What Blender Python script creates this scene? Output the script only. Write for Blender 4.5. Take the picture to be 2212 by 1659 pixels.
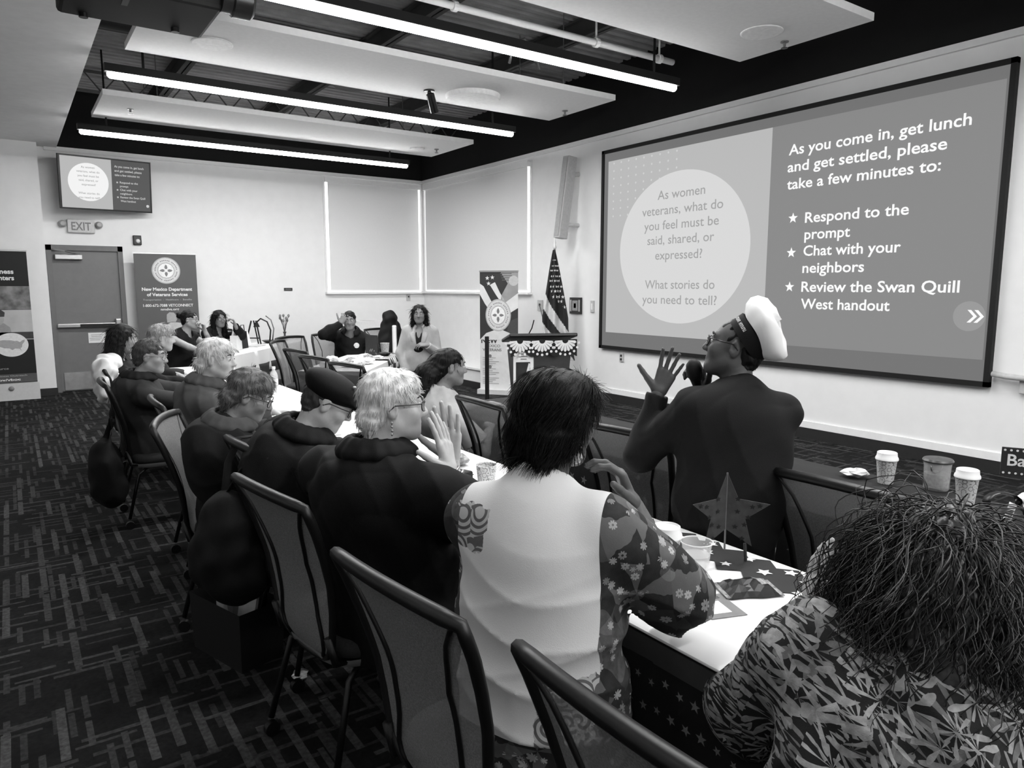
import bpy, bmesh, math, random
import numpy as np
from mathutils import Matrix, Vector

for _o in list(bpy.data.objects):
    bpy.data.objects.remove(_o)
SC = bpy.context.scene
COL = SC.collection
rnd = random.Random(7)

# ------------------------------------------------------------------ camera
cam_d = bpy.data.cameras.new('camera')
cam_d.sensor_width = 36.0
cam_d.lens = 36.0 * 1545.1 / 2212.0
cam_d.clip_start = 0.05
cam = bpy.data.objects.new('camera', cam_d)
COL.objects.link(cam)
cam.location = (0, 0, 1.6)
cam.rotation_euler = (math.pi / 2 - 0.134, 0, -0.6104)
SC.camera = cam
# ------------------------------------------------------------------ light
SC.view_settings.view_transform = 'Standard'
SC.view_settings.look = 'None'
SC.view_settings.gamma = 1.0
SC.view_settings.use_curve_mapping = False
SC.view_settings.exposure = 0.0
wd = bpy.data.worlds.new('world')
SC.world = wd
wd.use_nodes = True
wd.node_tree.nodes['Background'].inputs[0].default_value = (.9, .95, 1, 1)
wd.node_tree.nodes['Background'].inputs[1].default_value = 0.3
SC.cycles.max_bounces = 5
SC.cycles.adaptive_threshold = 0.035
SC.cycles.diffuse_bounces = 3
SC.cycles.glossy_bounces = 2
SC.cycles.transmission_bounces = 3
SC.cycles.transparent_max_bounces = 8
TUBE = 32.0          # glow of the pendant tubes
LAMP = 95.0         # watts thrown down by each pendant
WINDOW = 2.2        # daylight at the edges of the blinds
SLIDE = 1.0        # brightness of the projected slide


# ------------------------------------------------------------------ materials
def lin(v):
    v = v / 255.0
    return v / 12.92 if v <= .04045 else ((v + .055) / 1.055) ** 2.4


MATS = {}


def new_mat(name):
    m = bpy.data.materials.new(name)
    m.use_nodes = True
    MATS[name] = m
    nt = m.node_tree
    return m, nt, nt.nodes['Principled BSDF']


def N(nt, typ, **kw):
    n = nt.nodes.new(typ)
    for k, v in kw.items():
        if k[0] == 'i' and k[1:].isdigit():
            n.inputs[int(k[1:])].default_value = v
        else:
            setattr(n, k, v)
    return n


def gray(name, v, rough=.6, var=.08, scale=30, metal=0, bump=0, bscale=None, spec=.4, coat=0, stretch=None, sheen=0):
    """plain grey surface with a little procedural variation and relief"""
    if name in MATS:
        return MATS[name]
    m, nt, b = new_mat(name)
    L = nt.links
    tc = N(nt, 'ShaderNodeTexCoord')
    src = tc.outputs['Object']
    if stretch:
        mp = N(nt, 'ShaderNodeMapping')
        mp.inputs['Scale'].default_value = stretch
        L.new(src, mp.inputs[0])
        src = mp.outputs[0]
    nz = N(nt, 'ShaderNodeTexNoise')
    nz.inputs['Scale'].default_value = scale
    nz.inputs['Detail'].default_value = 4
    L.new(src, nz.inputs['Vector'])
    g = lin(v)
    mr = N(nt, 'ShaderNodeMapRange')
    mr.inputs['From Min'].default_value = .3
    mr.inputs['From Max'].default_value = .7
    mr.inputs['To Min'].default_value = g * (1 - var)
    mr.inputs['To Max'].default_value = min(1, g * (1 + var))
    L.new(nz.outputs['Fac'], mr.inputs['Value'])
    L.new(mr.outputs[0], b.inputs['Base Color'])
    b.inputs['Roughness'].default_value = rough
    b.inputs['Metallic'].default_value = metal
    b.inputs['Specular IOR Level'].default_value = spec
    b.inputs['Coat Weight'].default_value = coat
    if sheen:
        b.inputs['Sheen Weight'].default_value = sheen
    if bump:
        n2 = N(nt, 'ShaderNodeTexNoise')
        n2.inputs['Scale'].default_value = bscale or scale * 4
        L.new(src, n2.inputs['Vector'])
        bp = N(nt, 'ShaderNodeBump')
        bp.inputs['Strength'].default_value = bump
        bp.inputs['Distance'].default_value = .004
        L.new(n2.outputs['Fac'], bp.inputs['Height'])
        L.new(bp.outputs[0], b.inputs['Normal'])
    return m


def emis(name, v, strength=1.0, linear=False):
    if name in MATS:
        return MATS[name]
    m, nt, b = new_mat(name)
    g = v if linear else lin(v)
    b.inputs['Base Color'].default_value = (.02, .02, .02, 1)
    b.inputs['Roughness'].default_value = .8
    b.inputs['Specular IOR Level'].default_value = 0.1
    b.inputs['Emission Color'].default_value = (g, g, g, 1)
    b.inputs['Emission Strength'].default_value = strength
    return m


# ------------------------------------------------------------------ objects
def props(o, label=None, cat=None, group=None, kind=None):
    if label:
        o['label'] = label
    if cat:
        o['category'] = cat
    if group:
        o['group'] = group
    if kind:
        o['kind'] = kind
    return o


def empty(name, loc, rz=0.0, label=None, cat=None, group=None, kind=None):
    o = bpy.data.objects.new(name, None)
    o.empty_display_size = .1
    COL.objects.link(o)
    o.location = loc
    o.rotation_euler = (0, 0, rz)
    return props(o, label, cat, group, kind)


def root_of(o):
    M = Matrix.Identity(4)
    while o is not None:
        M = (Matrix.Translation(o.location) @ o.rotation_euler.to_matrix().to_4x4()) @ M
        o = o.parent
    return M


def mesh_obj(name, V, F, mat=None, parent=None, smooth=False, world=False, fmat=None, mats=None):
    V = np.asarray(V, dtype=float).reshape(-1, 3)
    if parent is not None and world:
        Mi = np.array(root_of(parent).inverted())
        V = V @ Mi[:3, :3].T + Mi[:3, 3]
    me = bpy.data.meshes.new(name)
    me.from_pydata(V.tolist(), [], F if isinstance(F, list) else F.tolist())
    for m in (mats or ([mat] if mat else [])):
        me.materials.append(m)
    if fmat is not None:
        me.polygons.foreach_set('material_index', np.asarray(fmat, dtype=np.int32))
    if smooth is True:
        me.polygons.foreach_set('use_smooth', np.ones(len(me.polygons), dtype=bool))
    elif smooth:
        bm = bmesh.new()
        bm.from_mesh(me)
        bm.normal_update()
        for f in bm.faces:
            f.smooth = True
        for e in bm.edges:
            if len(e.link_faces) == 2 and e.calc_face_angle(0) > smooth:
                e.smooth = False
        bm.to_mesh(me)
        bm.free()
    me.update()
    o = bpy.data.objects.new(name, me)
    COL.objects.link(o)
    if parent is not None:
        o.parent = parent
    return o


class G:
    """collects shapes, then becomes ONE mesh object"""

    def __init__(s):
        s.V, s.F, s.M, s.mi = [], [], [], 0

    def add(s, V, F):
        n = len(s.V)
        s.V.extend([tuple(v) for v in V])
        s.F.extend([[i + n for i in f] for f in F])
        s.M.extend([s.mi] * len(F))
        return s

    def box(s, c, size, R=None, bevel=0):
        sx, sy, sz = [a / 2 for a in size]
        if bevel:
            bm = bmesh.new()
            bmesh.ops.create_cube(bm, size=1)
            for v in bm.verts:
                v.co = Vector((v.co.x * size[0], v.co.y * size[1], v.co.z * size[2]))
            bmesh.ops.bevel(bm, geom=list(bm.edges), offset=bevel, segments=2, affect='EDGES', profile=.5)
            V = [tuple(v.co) for v in bm.verts]
            F = [[v.index for v in f.verts] for f in bm.faces]
            bm.free()
        else:
            V = [(x, y, z) for x in (-sx, sx) for y in (-sy, sy) for z in (-sz, sz)]
            F = [[0, 1, 3, 2], [4, 6, 7, 5], [0, 4, 5, 1], [2, 3, 7, 6], [0, 2, 6, 4], [1, 5, 7, 3]]
        if R is not None:
            V = [tuple(R @ Vector(v)) for v in V]
        return s.add([(v[0] + c[0], v[1] + c[1], v[2] + c[2]) for v in V], F)

    def tube(s, path, r, n=8, closed=False, cap=True, flat=None):
        P = [Vector(p) for p in path]
        k = len(P)
        rr = r if hasattr(r, '__len__') else [r] * k
        up = None
        V = []
        for i, p in enumerate(P):
            if closed:
                t = (P[(i + 1) % k] - P[i - 1])
            else:
                t = P[min(i + 1, k - 1)] - P[max(i - 1, 0)]
            t.normalize()
            if up is None:
                up = Vector((0, 0, 1)) if abs(t.z) < .9 else Vector((1, 0, 0))
            a = t.cross(up)
            if a.length < 1e-6:
                a = t.orthogonal()
            a.normalize()
            b = a.cross(t).normalized()
            up = b
            for j in range(n):
                w = 2 * math.pi * j / n
                fb = rr[i] * (flat or 1)
                V.append(p + a * math.cos(w) * rr[i] + b * math.sin(w) * fb)
        F = []
        for i in range(k if closed else k - 1):
            for j in range(n):
                F.append([i * n + j, ((i + 1) % k) * n + j, ((i + 1) % k) * n + (j + 1) % n, i * n + (j + 1) % n])
        if cap and not closed:
            F.append(list(range(n)))
            F.append([(k - 1) * n + j for j in reversed(range(n))])
        return s.add(V, F)

    def lathe(s, prof, c=(0, 0, 0), n=20, R=None, capb=True, capt=True):
        V, F = [], []
        for (r, z) in prof:
            for j in range(n):
                w = 2 * math.pi * j / n
                v = Vector((r * math.cos(w), r * math.sin(w), z))
                if R is not None:
                    v = R @ v
                V.append((v.x + c[0], v.y + c[1], v.z + c[2]))
        for i in range(len(prof) - 1):
            for j in range(n):
                F.append([i * n + j, i * n + (j + 1) % n, (i + 1) * n + (j + 1) % n, (i + 1) * n + j])
        if capb:
            F.append([j for j in reversed(range(n))])
        if capt:
            F.append([(len(prof) - 1) * n + j for j in range(n)])
        return s.add(V, F)

    def prism(s, poly, o, ax, ay, depth):
        """polygon in the plane (ax, ay) at o, extruded by depth along ax x ay"""
        o, ax, ay = Vector(o), Vector(ax), Vector(ay)
        nz = ax.cross(ay).normalized() * depth
        k = len(poly)
        V = [o + ax * x + ay * y for x, y in poly] + [o + ax * x + ay * y + nz for x, y in poly]
        F = [list(reversed(range(k))), list(range(k, 2 * k))]
        F += [[i, (i + 1) % k, k + (i + 1) % k, k + i] for i in range(k)]
        return s.add(V, F)

    def flat(s, poly, o, ax, ay):
        o, ax, ay = Vector(o), Vector(ax), Vector(ay)
        return s.add([o + ax * x + ay * y for x, y in poly], [list(range(len(poly)))])

    def sheet(s, P, thick=0):
        """P: rows of points -> quad surface"""
        a, b = len(P), len(P[0])
        V = [p for r in P for p in r]
        F = [[i * b + j, i * b + j + 1, (i + 1) * b + j + 1, (i + 1) * b + j] for i in range(a - 1) for j in range(b - 1)]
        return s.add(V, F)

    def obj(s, name, mat=None, parent=None, smooth=False, world=False, mats=None):
        return mesh_obj(name, s.V, s.F, mat, parent, smooth, world, fmat=s.M if mats else None, mats=mats)


def solid(o, t, offset=0):
    m = o.modifiers.new('thickness', 'SOLIDIFY')
    m.thickness = t
    m.offset = offset
    return o


def star_poly(r, inner=.42, n=5, rot=math.pi / 2):
    return [((r if i % 2 == 0 else r * inner) * math.cos(rot + math.pi * i / n),
             (r if i % 2 == 0 else r * inner) * math.sin(rot + math.pi * i / n)) for i in range(2 * n)]


def disc_poly(r, n=40, ry=None):
    return [(r * math.cos(2 * math.pi * i / n), (ry or r) * math.sin(2 * math.pi * i / n)) for i in range(n)]


_cap = {}


def text(name, s, cap, o, ax, ay, mat, parent, align='LEFT', width=None, bold=0.0, world=True, lines=1.0):
    """flat lettering: cap height in metres, o = baseline start, ax/ay = unit right/up"""
    cu = bpy.data.curves.new('t', 'FONT')
    cu.body = s
    cu.size = 1
    cu.align_x = align
    cu.offset = bold
    cu.resolution_u = 3
    ob = bpy.data.objects.new('t', cu)
    COL.objects.link(ob)
    me = bpy.data.meshes.new_from_object(ob.evaluated_get(bpy.context.evaluated_depsgraph_get()))
    bpy.data.objects.remove(ob)
    bpy.data.curves.remove(cu)
    V = np.array([v.co[:] for v in me.vertices])
    F = [list(p.vertices) for p in me.polygons]
    bpy.data.meshes.remove(me)
    k = cap / .70
    kx = k
    if width:
        kx = width / max(1e-6, V[:, 0].max() - V[:, 0].min())
    x0 = V[:, 0].min() if align == 'LEFT' else 0
    o, ax, ay = np.array(o), np.array(ax), np.array(ay)
    W_ = o + np.outer((V[:, 0] - x0) * kx, ax) + np.outer(V[:, 1] * k, ay)
    if cap > .09 and ' ' in s:
        # one object for each word
        lo = np.array([V[f, 0].min() for f in F])
        hi = np.array([V[f, 0].max() for f in F])
        od = np.argsort(lo)
        groups, cur, end = [], [], None
        for i in od:
            if end is not None and lo[i] - end > .13:
                groups.append(cur)
                cur = []
            cur.append(i)
            end = hi[i] if end is None or not cur[:-1] else max(end, hi[i])
        groups.append(cur)
        for gr in groups:
            ids = sorted({v for i in gr for v in F[i]})
            mp = {v: k_ for k_, v in enumerate(ids)}
            mesh_obj(name, W_[ids], [[mp[v] for v in F[i]] for i in gr], mat, parent, world=world)
        return None
    return mesh_obj(name, W_, F, mat, parent, world=world)


def copy_tree(o, parent=None):
    c = o.copy()
    COL.objects.link(c)
    if parent is not None:
        c.parent = parent
        c.matrix_parent_inverse = Matrix.Identity(4)
    for ch in list(o.children):
        copy_tree(ch, c)
    return c
# ================================================================== SETTING
WX, DY, CZ = 6.906, 12.98, 3.685       # screen wall, far wall, lower edge of the black plenum
M_wall = gray('painted_wall', 232, .75, .02, 6, bump=.05, bscale=180)
M_black = gray('black_plenum_paint', 12, .9, .2, 8)
M_deck = gray('dark_metal_deck', 150, .7, .15, 5)
M_gyp = gray('gypsum_ceiling', 238, .85, .03, 10, bump=.1, bscale=150)
M_base = gray('dark_rubber_base', 38, .55, .1, 20)
M_trimw = gray('white_trim', 235, .5, .02, 20)
M_cloud = gray('acoustic_panel', 218, .9, .03, 25, bump=.15, bscale=300)
M_edge = gray('panel_edge', 190, .9, .03, 25)
M_bk = gray('black_plastic', 14, .35, .15, 40)
M_bkmat = gray('matte_black', 10, .7, .15, 40)
M_metal = gray('brushed_metal', 170, .35, .06, 60, metal=.9, stretch=(1, 1, 20))
M_steel = gray('grey_metal', 120, .4, .08, 40, metal=.7)
M_white = gray('white_plastic', 232, .4, .02, 40)
M_door = gray('door_paint', 112, .45, .05, 12)
M_frame = gray('door_frame_paint', 104, .45, .05, 12)


def carpet():
    m, nt, b = new_mat('patterned_carpet')
    L = nt.links
    geo = N(nt, 'ShaderNodeNewGeometry')
    sep = N(nt, 'ShaderNodeSeparateXYZ')
    L.new(geo.outputs['Position'], sep.inputs[0])

    def mth(op, a, bb=None, c=None):
        n = N(nt, 'ShaderNodeMath', operation=op)
        for i, q in enumerate((a, bb, c)):
            if q is None:
                continue
            if isinstance(q, (int, float)):
                n.inputs[i].default_value = q
            else:
                L.new(q, n.inputs[i])
        return n.outputs[0]

    def dashes(u, v, pitch, length, thr, wid, seed):
        cu = mth('DIVIDE', u, pitch)
        iu = mth('FLOOR', cu)
        fu = mth('FRACT', cu)
        wn = N(nt, 'ShaderNodeTexWhiteNoise', noise_dimensions='2D')
        cb = N(nt, 'ShaderNodeCombineXYZ')
        L.new(iu, cb.inputs[0])
        cb.inputs[1].default_value = seed
        L.new(cb.outputs[0], wn.inputs['Vector'])
        cv = mth('ADD', mth('DIVIDE', v, length), mth('MULTIPLY', wn.outputs['Value'], 7.3))
        iv = mth('FLOOR', cv)
        fv = mth('FRACT', cv)
        w2 = N(nt, 'ShaderNodeTexWhiteNoise', noise_dimensions='3D')
        c2 = N(nt, 'ShaderNodeCombineXYZ')
        L.new(iu, c2.inputs[0])
        L.new(iv, c2.inputs[1])
        c2.inputs[2].default_value = seed
        L.new(c2.outputs[0], w2.inputs['Vector'])
        on = mth('GREATER_THAN', w2.outputs['Value'], thr)
        inw = mth('LESS_THAN', mth('ABSOLUTE', mth('SUBTRACT', fu, .5)), wid)
        inl = mth('LESS_THAN', mth('ABSOLUTE', mth('SUBTRACT', fv, .5)), .44)
        amt = mth('MULTIPLY_ADD', mth('SUBTRACT', w2.outputs['Value'], thr), .5 / (1 - thr), .5)
        return mth('MULTIPLY', mth('MULTIPLY', on, inw), mth('MULTIPLY', inl, amt))

    X, Y = sep.outputs[0], sep.outputs[1]
    d1 = dashes(X, Y, .085, .42, .60, .18, 1.3)
    d2 = dashes(X, Y, .05, .20, .62, .22, 5.1)
    d3 = dashes(Y, X, .11, .36, .60, .10, 9.7)
    d4 = dashes(Y, X, .07, .22, .66, .11, 3.9)
    s = mth('MAXIMUM', mth('MAXIMUM', d1, mth('MULTIPLY', d2, .6)), mth('MAXIMUM', mth('MULTIPLY', d3, .75), mth('MULTIPLY', d4, .6)))
    nz = N(nt, 'ShaderNodeTexNoise')
    nz.inputs['Scale'].default_value = 55
    nz.inputs['Detail'].default_value = 5
    L.new(geo.outputs['Position'], nz.inputs['Vector'])
    nb = N(nt, 'ShaderNodeTexNoise')
    nb.inputs['Scale'].default_value = 7
    L.new(geo.outputs['Position'], nb.inputs['Vector'])
    fade = mth('MULTIPLY', s, mth('MULTIPLY_ADD', nz.outputs['Fac'], 1.6, -.1))
    base = mth('MULTIPLY_ADD', mth('MULTIPLY', nz.outputs['Fac'], nb.outputs['Fac']), .03, .003)
    val = mth('MULTIPLY_ADD', fade, .085, base)
    L.new(val, b.inputs['Base Color'])
    b.inputs['Roughness'].default_value = .95
    b.inputs['Specular IOR Level'].default_value = .1
    n3 = N(nt, 'ShaderNodeTexNoise')
    n3.inputs['Scale'].default_value = 400
    L.new(geo.outputs['Position'], n3.inputs['Vector'])
    bp = N(nt, 'ShaderNodeBump')
    bp.inputs['Strength'].default_value = .5
    bp.inputs['Distance'].default_value = .004
    L.new(n3.outputs['Fac'], bp.inputs['Height'])
    L.new(bp.outputs[0], b.inputs['Normal'])
    return m


def struct(name, g, mat, parent=None, label=None, **kw):
    o = g.obj(name, mat, parent, **kw)
    if parent is None:
        props(o, label, None, None, 'structure')
    return o


X0, Y0 = -4.5, -4.0
struct('floor', G().box(((X0 + WX) / 2, (Y0 + DY) / 2, -.05), (WX - X0 + .4, DY - Y0 + .4, .1)), carpet())
struct('wall_far', G().box(((.3 + WX) / 2 + .1, DY + .1, CZ / 2), (WX - .3 + .4, .2, CZ)), M_wall)
struct('wall_far_return', G().box(((X0 + .5) / 2, 12.64 + .27, 1.85), (.5 - X0, .54, 3.7)), M_wall)
wb = struct('wall_screen_side', G().box((WX + .1, (Y0 + DY) / 2, CZ / 2), (.2, DY - Y0 + .4, CZ)), M_wall)
struct('wall_left', G().box((X0 - .1, (Y0 + DY) / 2, 1.85), (.2, DY - Y0 + .4, 3.7)), M_wall)
struct('wall_near', G().box(((X0 + WX) / 2, Y0 - .1, 1.85), (WX - X0 + .4, .2, 3.7)), M_wall)
# black upper walls of the plenum
struct('trim_1', G().box((WX + .1, (Y0 + DY) / 2, CZ + .65), (.2, DY - Y0 + .4, 1.3)), M_black, label='black painted upper wall above the screen wall')
struct('trim_2', G().box(((.68 + WX) / 2, DY + .1, CZ + .65), (WX - .68, .2, 1.3)), M_black, label='black painted upper wall above the far wall')
struct('trim_3', G().box(((.6 + WX) / 2, Y0 - .1, CZ + .65), (WX - .6, .2, 1.3)), M_black, label='black painted upper wall over the near wall')
# gypsum soffit on the left, with its black edge inside the plenum
struct('ceiling', G().box(((X0 + .66) / 2, (Y0 + DY) / 2, 3.72), (.66 - X0 + .2, DY - Y0 + .2, .1)), M_gyp)
struct('trim_4', G().box((.67, (Y0 + DY) / 2, CZ + .66), (.06, DY - Y0 + .2, 1.28)), M_black, label='black edge of the gypsum soffit')
# corrugated deck
g = G()
rows = []
yy = Y0
prof = []
while yy < DY:
    prof += [(yy, 4.62), (yy + .05, 4.62), (yy + .065, 4.56), (yy + .135, 4.56), (yy + .15, 4.62)]
    yy += .15
for x in (.6, WX + .1):
    rows.append([(x, y, z) for y, z in prof])
deck = struct('ceiling_deck', g.sheet(rows), M_deck, label='corrugated metal deck above the hanging panels')
# beams and joists are parts of the deck
for x in (2.05, 3.75, 5.45):
    bg = G().box((x, 4.5, 4.34), (.12, 17, .02)).box((x, 4.5, 4.53), (.12, 17, .02)).box((x, 4.5, 4.43), (.015, 17, .2))
    bg.obj('beam', gray('beam_paint', 66, .7, .1, 8), deck)
for y in (1.6, 5.45, 8.75, 11.6):
    bg = G().box((3.8, y, 4.24), (6.1, .06, .03)).box((3.8, y, 4.5), (6.1, .06, .03))
    for i in range(15):
        x = .85 + i * .42
        bg.tube([(x, y, 4.24), (x + .21, y, 4.5), (x + .42, y, 4.24)], .012, 6)
    bg.obj('joist', gray('beam_paint', 66, .7, .1, 8), deck)
# baseboards
struct('baseboard_screen_side', G().box((WX - .012, (Y0 + 8.95) / 2, .055), (.024, 8.95 - Y0, .11)), M_base)
struct('trim_5', G().box((WX - .01, (Y0 + 8.95) / 2, .15), (.02, 8.95 - Y0, .07)), M_trimw, label='white strip above the dark baseboard')
struct('baseboard_far', G().box(((1.56 + 6.05) / 2, DY - .012, .055), (4.49, .024, .11)), M_base)
struct('baseboard_far_return', G().box(((X0 + .51) / 2, 12.628, .055), (.51 - X0, .024, .11)), M_base)
struct('baseboard_left', G().box((X0 + .012, 4, .055), (.024, 16, .11)), M_base)
# low ledge under the corner window
led = empty('trim_6', (6.48, 10.95, 0), label='low white ledge below the corner window', kind='structure')
G().box((6.48, 10.96, .2), (.84, 4.0, .2)).obj('ledge_body', M_wall, led, world=True)
G().box((6.47, 10.96, .31), (.88, 4.06, .03)).obj('ledge_cap', M_trimw, led, world=True)
G().box((6.05, 10.96, .05), (.03, 4.0, .1)).obj('ledge_base', M_base, led, world=True)
# moulding bands at the top of the walls
struct('trim_7', G().box((WX - .02, (Y0 + DY) / 2, 3.655), (.04, DY - Y0, .06)), M_trimw, label='thin white moulding along the top of the screen wall')
struct('trim_8', G().box(((.6 + WX) / 2, DY - .02, 3.655), (WX - .6, .04, .06)), M_trimw, label='thin white moulding along the top of the far wall')

# ---------------------------------------------------------------- windows with blinds
M_day = emis('daylight_pane', WINDOW, 1.0, linear=True)
M_blind = gray('roller_blind', 226, .85, .02, 120, bump=.1, bscale=600)


def window(n, o, ax, nrm, w, z0, z1, label):
    r = empty('window_%d' % n, (o[0] + ax[0] * w / 2, o[1] + ax[1] * w / 2, z0), label=label, kind='structure')
    A = Vector(ax)
    Nn = Vector(nrm)
    O = Vector(o)

    def slab(name, u0, u1, a, b, d0, d1, mat):
        c = O + A * (u0 + u1) / 2 + Nn * (d0 + d1) / 2
        sz = [abs(A[i]) * (u1 - u0) + abs(Nn[i]) * (d1 - d0) for i in range(3)]
        sz[2] = b - a
        return G().box((c.x, c.y, (a + b) / 2), sz).obj(name, mat, r, world=True)
    slab('pane', 0, w, z0, z1, .002, .008, M_day)
    slab('blind', .05, w - .05, z0 + .035, z1 - .02, .03, .036, M_blind)
    slab('blind_hem_bar', .05, w - .05, z0 + .02, z0 + .045, .026, .04, M_trimw)
    slab('blind_roller', .0, w, z1 - .07, z1 + .02, .012, .07, M_trimw)
    slab('sill', -.05, w + .05, z0 - .04, z0 - .005, 0, .09, M_trimw)
    for u in (-.035, w):
        slab('jamb', u, u + .035, z0, z1 + .02, .0, .02, M_trimw)
    return r


window(1, (4.89, DY, 0), (1, 0, 0), (0, -1, 0), 1.95, 1.52, 3.58, 'window on the far wall with its roller blind drawn down')
window(2, (WX, 9.35, 0), (0, 1, 0), (-1, 0, 0), 3.5, 1.53, 3.56, 'window on the screen wall in the corner with its blind drawn down')

# ---------------------------------------------------------------- door on the far wall
d = empty('door_1', (1.03, DY, 0), label='grey metal exit door with push bar on the far wall', kind='structure')
y = DY - .03
G().box((.55, y, 1.12), (.07, .1, 2.24)).obj('door_frame', M_frame, d, world=True)
G().box((1.5, y, 1.12), (.07, .1, 2.24)).obj('door_frame', M_frame, d, world=True)
G().box((1.025, y, 2.2), (1.02, .1, .08)).obj('door_frame', M_frame, d, world=True)
G().box((1.025, DY - .02, 1.085), (.88, .045, 2.15)).obj('door_panel', M_door, d, world=True)
G().box((1.02, DY - .048, .16), (.8, .012, .27)).obj('kick_plate', gray('scuffed_steel', 190, .3, .15, 9, metal=.7), d, world=True)
pb = G().box((1.0, DY - .085, 1.02), (.84, .06, .065), bevel=.012).obj('push_bar', M_metal, d, world=True)
G().box((1.13, DY - .118, 1.02), (.5, .01, .045)).obj('push_pad', M_bk, pb, world=True)
G().box((1.4, DY - .1, 1.05), (.08, .09, .13), bevel=.015).obj('latch_case', M_metal, d, world=True)
G().box((.8, DY - .09, 2.06), (.36, .08, .08), bevel=.01).obj('door_closer', M_metal, d, world=True)
G().tube([(.95, DY - .1, 2.1), (.75, DY - .25, 2.14), (.6, DY - .09, 2.17)], .012, 6).obj('closer_arm', M_metal, d, world=True)
nt_ = G().box((1.1, DY - .05, .82), (.24, .006, .16)).obj('notice', gray('paper', 228, .8, .03, 20), d, world=True)
g = G()
for i in range(4):
    g.box((1.1 - .01 * i, DY - .0545, .865 - .026 * i), (.17 - .03 * (i % 2), .001, .008))
g.obj('notice_print', gray('print_grey', 150, .8), nt_, world=True)

# ---------------------------------------------------------------- hanging acoustic panels with fittings
CL = [(9.28, 10.57, 'far'), (6.25, 7.47, 'mid'), (3.28, 4.56, 'near'), (.25, 1.5, 'last')]
LBL = ['white hanging ceiling panel above the far table, smallest in view', 'white hanging ceiling panel with round speaker and small black camera',
       'white hanging ceiling panel in front of the screen top', 'white hanging ceiling panel overhead behind the camera']
for i, (a, b, _) in enumerate(CL):
    c = empty('ceiling_panel', (3.41, (a + b) / 2, 3.7), label=LBL[i], cat='ceiling panel', group='hanging ceiling panels')
    G().box((3.41, (a + b) / 2, 3.73), (4.78, b - a, .06)).obj('panel', M_cloud, c, world=True)
    for x in (1.6, 5.2):
        for yv in (a + .2, b - .2):
            G().tube([(x, yv, 3.75), (x, yv, 4.56)], .006, 6).obj('suspension_wire', M_steel, c, world=True)
M_spk = gray('speaker_grille', 220, .7, .06, 200)


def ceil_speaker(x, y, r, label, m=M_spk, deep=.03):
    s = empty('ceiling_speaker', (x, y, 3.7), label=label, cat='speaker', group='round ceiling speakers')
    G().lathe([(r, 3.7), (r, 3.7 - deep * .6), (r * .96, 3.7 - deep), (r * .9, 3.7 - deep)], (x, y, 0), 40, capb=False).obj('rim', gray('speaker_rim', 222, .7), s, smooth=.6, world=True)
    G().lathe([(r * .9, 3.7 - deep * .85), (.001, 3.7 - deep * .95)], (x, y, 0), 40, capb=False, capt=False).obj('grille', m, s, world=True)


ceil_speaker(1.62, 6.85, .17, 'round flush speaker in the panel beside the projector', deep=.012)
ceil_speaker(4.365, 6.99, .3, 'large round white ceiling speaker disc beside the small camera', deep=.05)
ceil_speaker(5.29, 3.95, .17, 'round grey flush speaker in the panel near the screen', gray('speaker_grey', 190, .8, .05, 200), deep=.01)
ceil_speaker(5.27, 10.05, .11, 'small round speaker in the far hanging panel', deep=.02)
for (x, y, lb) in [(5.635, 6.95, 'small sprinkler head at the end of the middle hanging panel'), (5.65, 3.98, 'small sprinkler head on the panel near the screen'),
                   (1.36, 9.85, 'small sprinkler head at the door end of the far panel'), (5.55, 9.95, 'small sprinkler head at the window end of the far panel')]:
    pn = min([q for q in COL.objects if q.name.startswith('ceiling_panel')], key=lambda q: abs(q.location.y - y))
    sh_ = G().lathe([(.035, 3.7), (.035, 3.692), (.012, 3.688), (.012, 3.66)], (x, y, 0), 12).obj('sprinkler_head', M_steel, pn, smooth=.6, world=True)
    G().lathe([(.028, 3.648), (.03, 3.645), (.004, 3.642)], (x, y, 0), 12).obj('deflector', M_bk, sh_, world=True)
s = empty('security_camera', (3.88, 7.1, 3.7), label='small black camera hanging under the middle ceiling panel', cat='camera')
G().lathe([(.06, 3.7), (.06, 3.685), (.02, 3.68), (.014, 3.62)], (3.88, 7.1, 0), 16).obj('mount', M_bk, s, smooth=.6, world=True)
R = Matrix.Rotation(math.radians(-28), 3, 'Y') @ Matrix.Rotation(.3, 3, 'X')
G().lathe([(.045, -.1), (.045, .09), (.03, .1)], (3.9, 7.07, 3.57), 16, R=R).obj('housing', M_bk, s, smooth=.6, world=True)

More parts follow.
